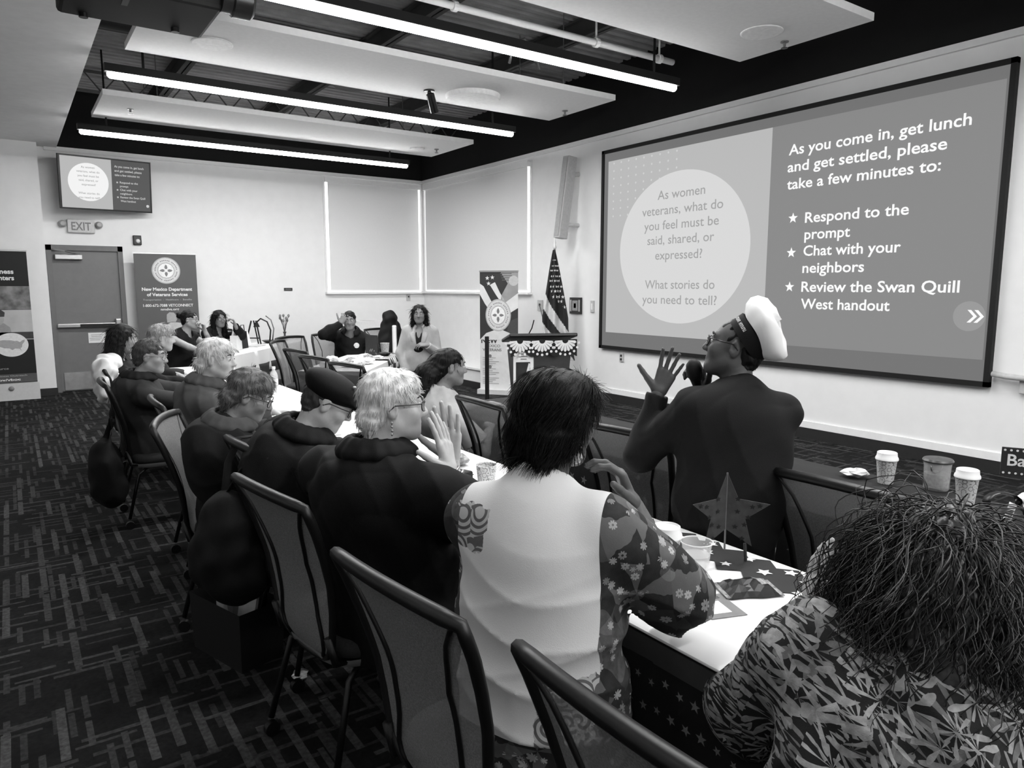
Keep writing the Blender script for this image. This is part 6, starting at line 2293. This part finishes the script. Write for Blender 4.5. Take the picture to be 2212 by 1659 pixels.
sheets(1.42, 3.55, TZ, .2, .2, .27, 'papers read by the bent grey-haired person', 2)
sheets(1.5, 4.1, TZ, -.3, .2, .27, 'loose papers between the two bent heads', 2)
sheets(1.4, 4.75, TZ, .1, .2, .27, 'papers before the white-haired person in grey', 2)
sheets(1.4, 5.7, TZ, .4, .2, .27, 'papers beside the person with glasses', 3)
sheets(1.45, 6.6, TZ, -.2, .2, .27, 'papers in front of the long dark hair', 2)
sheets(1.6, 7.6, TZ, .2, .25, .3, 'papers stacked at the door end of the row', 4)
bt = empty('water_bottle', (1.74, 5.9, TZ), label='clear water bottle standing past the bent heads', cat='bottle')
G().lathe([(.03, 0), (.032, .01), (.032, .13), (.026, .155), (.013, .18), (.013, .19)], n=18).obj('body', clear('bottle_plastic', .45), bt, smooth=.7)
G().lathe([(.015, .19), (.015, .21)], n=14).obj('cap', M_white, bt)
G().lathe([(.0325, .06), (.0325, .11)], n=18, capb=False, capt=False).obj('paper_label', gray('paper', 228), bt, smooth=.6)
bc = empty('black_mug', (1.8, 6.15, TZ), label='small black mug beside the water bottle', cat='mug')
G().lathe([(.035, 0), (.037, .09), (.034, .09), (.032, .01)], n=18).obj('mug_body', M_bk, bc, smooth=.6)
G().tube([(.036, 0, .075), (.06, 0, .07), (.062, 0, .03), (.036, 0, .02)], .005, 6).obj('handle', M_bk, bc, smooth=True)

# ---- second-row table
paper_cup(3.116, 1.575, TZ - .004, .11, .043, 'white-lidded cup beside the empty chair top')
paper_cup(3.08, 1.235, TZ - .004, .11, .043, 'white-lidded cup right above the curly hair')
crumple('paper_napkin', 3.11, 1.71, TZ - .004, .06, 'white napkin beside the lidded cup on the second row', 'napkin', gray('napkin_pale', 215, .8, .06, 30), 8, .35)
jr = empty('handled_jar', (3.198, 1.4, TZ - .004), label='clear jar with a wire handle between the two lidded cups', cat='jar')
G().lathe([(.045, 0), (.05, .01), (.052, .1), (.055, .12), (.052, .12), (.048, .012)], n=24, capt=True).obj('jar_wall', clear('jar_glass', .35, .6), jr, smooth=.6)
G().lathe([(.058, .12), (.06, .126), (.055, .134), (.02, .136), (.001, .14)], n=24, capt=False).obj('lid', gray('jar_lid', 70, .3, .1, 20), jr, smooth=.6)
G().lathe([(.046, .015), (.049, .07), (.001, .072)], n=20, capt=False).obj('contents', gray('jar_contents', 160, .6, .5, 80), jr)
G().tube([(.06 * math.cos(a), .0, .11 + .02 * math.sin(a) - .06 * abs(math.sin(a))) for a in np.linspace(0, math.pi, 11)], .003, 6).obj('wire_handle', M_steel, jr, smooth=True)
sgn_ = empty('small_sign', (3.16, 1.1, TZ - .004), math.radians(-62), label='small dark sign with script letters at the picture edge', cat='sign')
G().box((.06, 0, .185), (.22, .008, .11)).obj('sign_board', gray('sign_dark', 34, .5), sgn_)
G().tube([(.06, 0, 0), (.06, 0, .14)], .004, 6).obj('stick', M_bk, sgn_)
G().lathe([(.035, 0), (.035, .01), (.006, .02)], (.06, 0, 0), 14).obj('foot', M_bk, sgn_, smooth=.6)
text('lettering', 'Balloon', .045, (-.03, -.0055, .17), (1, 0, 0), (0, 0, 1), gray('sign_white', 215, .5), sgn_, width=.19, bold=.015, world=False)
dgd = G()
for k in range(11):
    for zz in (.14, .23):
        dgd.flat(disc_poly(.0045, 8), (-.04 + .02 * k, -.0052, zz), (1, 0, 0), (0, 0, 1))
dgd.obj('dot_border', gray('sign_white', 215), sgn_)
rb = empty('ribbon_bow', (2.93, 1.0, TZ - .004), -.6, label='black and white ribbon bow at the picture edge above the curls', cat='bow')
for sx, m_ in ((-1, M_bk), (1, M_white)):
    rows = [[(sx * (.05 - .05 * math.cos(a)) * 1.2, v * .02, .09 + .035 * math.sin(a)) for v in (-1, 0, 1)] for a in np.linspace(0, 2 * math.pi, 15)]
    solid(G().sheet(rows).obj('loop', m_, rb, smooth=True), .002)
    rows = [[(sx * .02 + sx * .02 * k, v * .018, .085 - .07 * k) for v in (-1, 0, 1)] for k in np.linspace(0, 1.15, 6)]
    solid(G().sheet(rows).obj('tail', M_white if sx < 0 else M_bk, rb, smooth=True), .002)
G().lathe([(.0005, -.014), (.012, -.008), (.014, 0), (.012, .008), (.0005, .014)], (0, 0, .09), 12, capb=False, capt=False).obj('knot', M_bk, rb, smooth=True)
P_camo = pattern('camouflage_print', 'camo')
o = crumple('camouflage_pouch', 2.66, 1.83, TZ - .004, .1, 'blotchy camouflage pouch between the speaker and the empty chair', 'pouch', P_camo, 12, .55)
crumple('paper_napkin', 2.62, 2.5, TZ - .004, .06, 'white napkin under the raised arm of the speaker', 'napkin', gray('napkin_pale', 215), 13, .4)
cs = empty('camouflage_scarf', (2.5, 1.72, .5), label='camouflage scarf hanging over the second-row table edge', cat='scarf')
rows = [[(2.455 - .02 * math.sin(k * 2) - (.0 if k else -.1), 1.66 + .11 * i + .01 * math.sin(k * 3 + i), .752 - .11 * max(0, k - 1)) for i in range(2)] for k in range(5)]
solid(G().sheet(rows).obj('scarf_cloth', P_camo, cs, smooth=True, world=True), .006)

# ---- things on the far angled table
P0, P1 = np.array([2.1, 9.25]), np.array([4.02, 11.75])
D_ = (P1 - P0) / np.linalg.norm(P1 - P0)
LFT = np.array([-D_[1], D_[0]])
AZF = math.atan2(D_[0], D_[1])


def far(t, o):
    q = P0 + D_ * t + LFT * o
    return (q[0], q[1], TZ - .005)


lp = empty('laptop', far(1.75, .3), -AZF + math.pi / 2, label='open laptop on the angled far table', cat='laptop')
G().box((0, 0, .01), (.32, .22, .018), bevel=.004).obj('keyboard_base', M_plate, lp)
G().box((0, .14, .115), (.32, .01, .21), R=Matrix.Rotation(-.25, 3, 'X')).obj('lid', M_white, lp)
bg_ = empty('black_tote_bag', far(1.35, .35), -AZF, label='black tote bag beside the laptop on the far table', cat='bag')
V = [(x, y, z) for z, s_ in ((0, 1), (.24, .85)) for x, y in ((-.07 * s_, -.14 * s_), (.07 * s_, -.14 * s_), (.07 * s_, .14 * s_), (-.07 * s_, .14 * s_))]
mesh_obj('bag_body', V, [[3, 2, 1, 0], [0, 1, 5, 4], [1, 2, 6, 5], [2, 3, 7, 6], [3, 0, 4, 7]], M_bkmat, bg_)
for s_ in (-1, 1):
    G().tube([(s_ * .055, -.06, .23), (s_ * .05, -.05, .33), (s_ * .05, .05, .33), (s_ * .055, .06, .23)], .006, 6).obj('handle', M_bkmat, bg_, smooth=True)
wh = empty('white_gift_bag', far(1.12, .3), -AZF, label='white crumpled gift bag left of the black tote', cat='bag')
V = [(x, y, z) for z, s_ in ((0, 1), (.2, .9)) for x, y in ((-.05 * s_, -.09 * s_), (.05 * s_, -.09 * s_), (.05 * s_, .09 * s_), (-.05 * s_, .09 * s_))]
mesh_obj('bag_body', V, [[3, 2, 1, 0], [0, 1, 5, 4], [1, 2, 6, 5], [2, 3, 7, 6], [3, 0, 4, 7]], M_cup, wh)
for k in range(4):
    G().add([(-.04 + .025 * k, -.05, .19), (-.02 + .025 * k, .05, .19), (-.045 + .03 * k, .02, .27)], [[0, 1, 2]]).obj('tissue', M_white, wh)
eb = empty('display_easel', far(2.0, .42), -AZF, label='dark folding display easel on the far table', cat='easel')
for a in ((-.12, 0), (.12, 0)):
    G().tube([(a[0], 0, 0), (a[0] * .3, .05, .36)], .012, 6).obj('easel_leg', M_bkmat, eb)
G().tube([(-.1, .01, .1), (.1, .01, .1)], .01, 6).obj('ledge', M_bkmat, eb)
G().tube([(0, .2, 0), (0, .05, .36)], .01, 6).obj('easel_leg', M_bkmat, eb)
ar = empty('gooseneck_lamp', far(2.35, .3), -AZF, label='black articulated lamp with a bowl base on the far table', cat='lamp')
G().lathe([(.05, 0), (.11, .03), (.12, .045), (.11, .045), (.02, .02)], n=20).obj('bowl_base', M_bk, ar, smooth=.6)
G().tube([(0, 0, .03), (.02, 0, .2), (-.03, 0, .33), (-.13, 0, .38), (-.2, 0, .32)], .012, 8).obj('neck', M_bk, ar, smooth=True)
G().tube([(.03, .03, .03), (.06, .03, .22), (.02, .03, .36), (-.06, .03, .42)], .009, 8).obj('neck', M_steel, ar, smooth=True)
G().lathe([(.02, 0), (.05, -.07), (.045, -.07)], (-.2, 0, .32), 14).obj('shade', M_bk, ar, smooth=.6)
vs = empty('flower_vase', far(2.95, .28), 0, label='slim vase of dried flowers at the end of the far table', cat='vase')
G().lathe([(.05, 0), (.05, .01), (.02, .03), (.015, .1), (.03, .14), (.028, .14), (.012, .1)], n=16).obj('vase_body', gray('vase_dark', 50, .3), vs, smooth=.6)
for k in range(9):
    a, e = 2 * math.pi * k / 9, .35 + .1 * (k % 3)
    tip = (e * .14 * math.cos(a), e * .14 * math.sin(a), .32 + .04 * (k % 3))
    st_ = G().tube([(0, 0, .1), (tip[0] * .4, tip[1] * .4, .24), tip], .004, 5).obj('stem', gray('stem_grey', 70, .7), vs)
    G().lathe([(.0005, -.03), (.02, -.008), (.018, .016), (.0005, .03)], tip, 7, capb=False, capt=False).obj('bloom', gray('bloom_grey', 120, .8, .3, 60), st_)

# ---- things on the supply table
Q0, Q1 = np.array([2.95, 6.9]), np.array([4.2, 8.5])
D3 = (Q1 - Q0) / np.linalg.norm(Q1 - Q0)
L3 = np.array([-D3[1], D3[0]])
AZ3 = math.atan2(D3[0], D3[1])


def sup(t, o, z=TZ - .005):
    q = Q0 + D3 * t + L3 * o
    return (q[0], q[1], z)


PKL = ['white snack packet heaped on the supply table', 'grey snack packet heaped on the supply table', 'patterned napkin pack heaped on the supply table']
for k in range(22):
    t, o_ = rnd.uniform(.15, 1.3), rnd.uniform(.08, .6)
    v = rnd.choice((225, 190, 140, 230, 205))
    i = 0 if v > 210 else (1 if v < 170 else 2)
    c = sup(t, o_)
    crumple('snack_packet', c[0], c[1], c[2], rnd.uniform(.05, .085), PKL[i], 'packet', gray('packet_%d' % v, v, .5, .25, 40), 60 + k, rnd.uniform(.35, .6), ['white packets in the heap', 'grey packets in the heap', 'patterned packs in the heap'][i])
bk_ = empty('standing_folder', sup(1.72, .34), -AZ3 - .5, label='dark folder standing upright on the supply table', cat='folder')
G().box((0, 0, .13), (.2, .012, .26)).obj('cover', gray('folder_dark', 52, .5), bk_)
G().box((0, .02, .13), (.2, .012, .26), R=Matrix.Rotation(.15, 3, 'X')).obj('cover', gray('folder_dark', 52, .5), bk_)
paper_cup(*sup(1.85, .2), .15, .06, 'tall white tub at the end of the supply table', lid=False)
cn = empty('white_pillar_candle', sup(1.98, .1), 0, label='tall white pillar at the corner of the supply table', cat='candle')
G().lathe([(.028, 0), (.028, .36), (.02, .37)], n=16).obj('pillar', M_cup, cn, smooth=.6)
G().lathe([(.045, 0), (.045, .012)], n=16).obj('saucer', M_steel, cn)
bw = empty('black_bowl', sup(1.5, .14), 0, label='black bowl over the striped bunting', cat='bowl')
G().lathe([(.04, 0), (.08, .03), (.1, .055), (.094, .055), (.07, .03), (.03, .01)], n=22).obj('bowl_wall', M_bk, bw, smooth=.6)
G().lathe([(.085, .045), (.001, .052)], n=16, capb=False, capt=False).obj('contents', gray('bowl_contents', 30, .6, .6, 90), bw)

# ---- clothes and bags on chairs and floor
def soft(name, prims, h, mat, label, cat, disp=None):
    V, Q = surf(prims, h, disp=disp)
    o = mesh_obj(name, V, Q, mat, None, True)
    return props(o, label, cat)


def wrinkle(a, f, ph=0):
    return lambda X, Y, Z: (a * np.sin(f * X + ph + 3 * np.sin(f * .5 * Z)) * np.sin(f * 1.1 * Y + 2 * np.sin(f * .6 * X)) + a * .5 * np.sin(1.7 * f * Z + f * Y)).astype(np.float32)


soft('white_jacket', [ell((.58, 6.42, .95), (.09, .19, .12)), ell((.55, 6.36, .85), (.06, .16, .14)), ell((.62, 6.46, 1.0), (.09, .14, .08))], .012,
     cloth('jacket_white', 222, .04), 'white jacket bundled over the back of the chair near the door', 'jacket', wrinkle(.012, 34))
soft('dark_handbag', [ell((.44, 5.3, .42), (.1, .19, .2), k=.05), ell((.46, 5.3, .28), (.11, .2, .12), k=.05), cap((.46, 5.2, .58), (.5, 5.24, .74), .012), cap((.46, 5.4, .58), (.5, 5.36, .74), .012), cap((.5, 5.24, .74), (.5, 5.36, .74), .012)], .012,
     cloth('bag_black', 11), 'black handbag hanging behind the short-haired person in glasses', 'handbag', wrinkle(.006, 25))
bp_ = empty('backpack', (.68, 2.78, .4), label='dark backpack hung by its straps on a mesh chair', cat='backpack')
V, Q = surf([ell((.64, 2.85, .62), (.12, .17, .2), k=.05), ell((.66, 2.85, .5), (.13, .18, .14), k=.05), ell((.56, 2.85, .56), (.07, .13, .13), k=.03)], .01, disp=wrinkle(.006, 30))
mesh_obj('pack_body', V, Q, cloth('pack_dark', 20), bp_, True, True)
for y_, yb in ((3.02, 2.86), (2.76, 2.9)):
    pts = [(.80, y_, .985), (.735, y_, .985), (.68, y_ * .7 + yb * .3, .9), (.63, yb, .76)]
    g = G().tube(pts, .022, 8, flat=.25)
    g.obj('strap', cloth('pack_strap', 30), bp_, True, True)
G().tube([(.6, 2.88, .78), (.585, 2.87, .7)], .006, 6).obj('buckle', M_plate, bp_, True, True)
tb = empty('floor_tote', (.72, 3.15, 0), .3, label='open dark tote on the carpet with folders sticking out', cat='bag')
V = [(x, y, z) for z, s_ in ((0, 1), (.26, 1.05)) for x, y in ((-.1 * s_, -.19 * s_), (.1 * s_, -.19 * s_), (.1 * s_, .19 * s_), (-.1 * s_, .19 * s_))]
mesh_obj('bag_body', V, [[3, 2, 1, 0], [0, 1, 5, 4], [1, 2, 6, 5], [2, 3, 7, 6], [3, 0, 4, 7]], M_bkmat, tb)
for k, (y_, h_, v_) in enumerate(((-.12, .34, 160), (-.04, .31, 90), (.05, .36, 120))):
    G().box((-.02 + .02 * k, y_, h_ - .12), (.012, .12, .24), R=Matrix.Rotation(.2 - .15 * k, 3, 'Y')).obj('folder', gray('folder_%d' % v_, v_, .4), tb)
G().lathe([(.03, .1), (.032, .3), (.014, .34), (.014, .36)], (.02, .14, 0), 14).obj('bottle', clear('bottle_tote', .5), tb, smooth=.6)
coat = soft('dark_coat', [ell((4.62, 9.78, 1.13), (.11, .13, .13), k=.05), cap((4.6, 9.76, 1.0), (4.5, 9.7, .6), .13, .17, k=.05), cap((4.7, 9.85, 1.0), (4.82, 9.8, .55), .12, .12, k=.05)], .014,
            cloth('coat_dark', 16), 'dark coats heaped over the chair beside the presenter', 'coat', wrinkle(.01, 22))
crt = empty('white_carton', (5.35, 12.3, .74), .2, label='white carton on the corner table by the windows', cat='box')
G().box((0, 0, .13), (.5, .34, .26), bevel=.006).obj('carton_body', M_cup, crt)
G().box((0, 0, .262), (.08, .34, .002)).obj('tape', M_plate, crt)
phn = empty('wall_phone_jack', (6.55, DY, 1.35), label='small plate with a cord on the far wall near the corner', cat='outlet')
G().box((6.55, DY - .008, 1.4), (.08, .014, .12)).obj('plate', M_plate, phn, world=True)
G().box((6.55, DY - .018, 1.42), (.03, .01, .03)).obj('socket', M_dk2, phn, world=True)
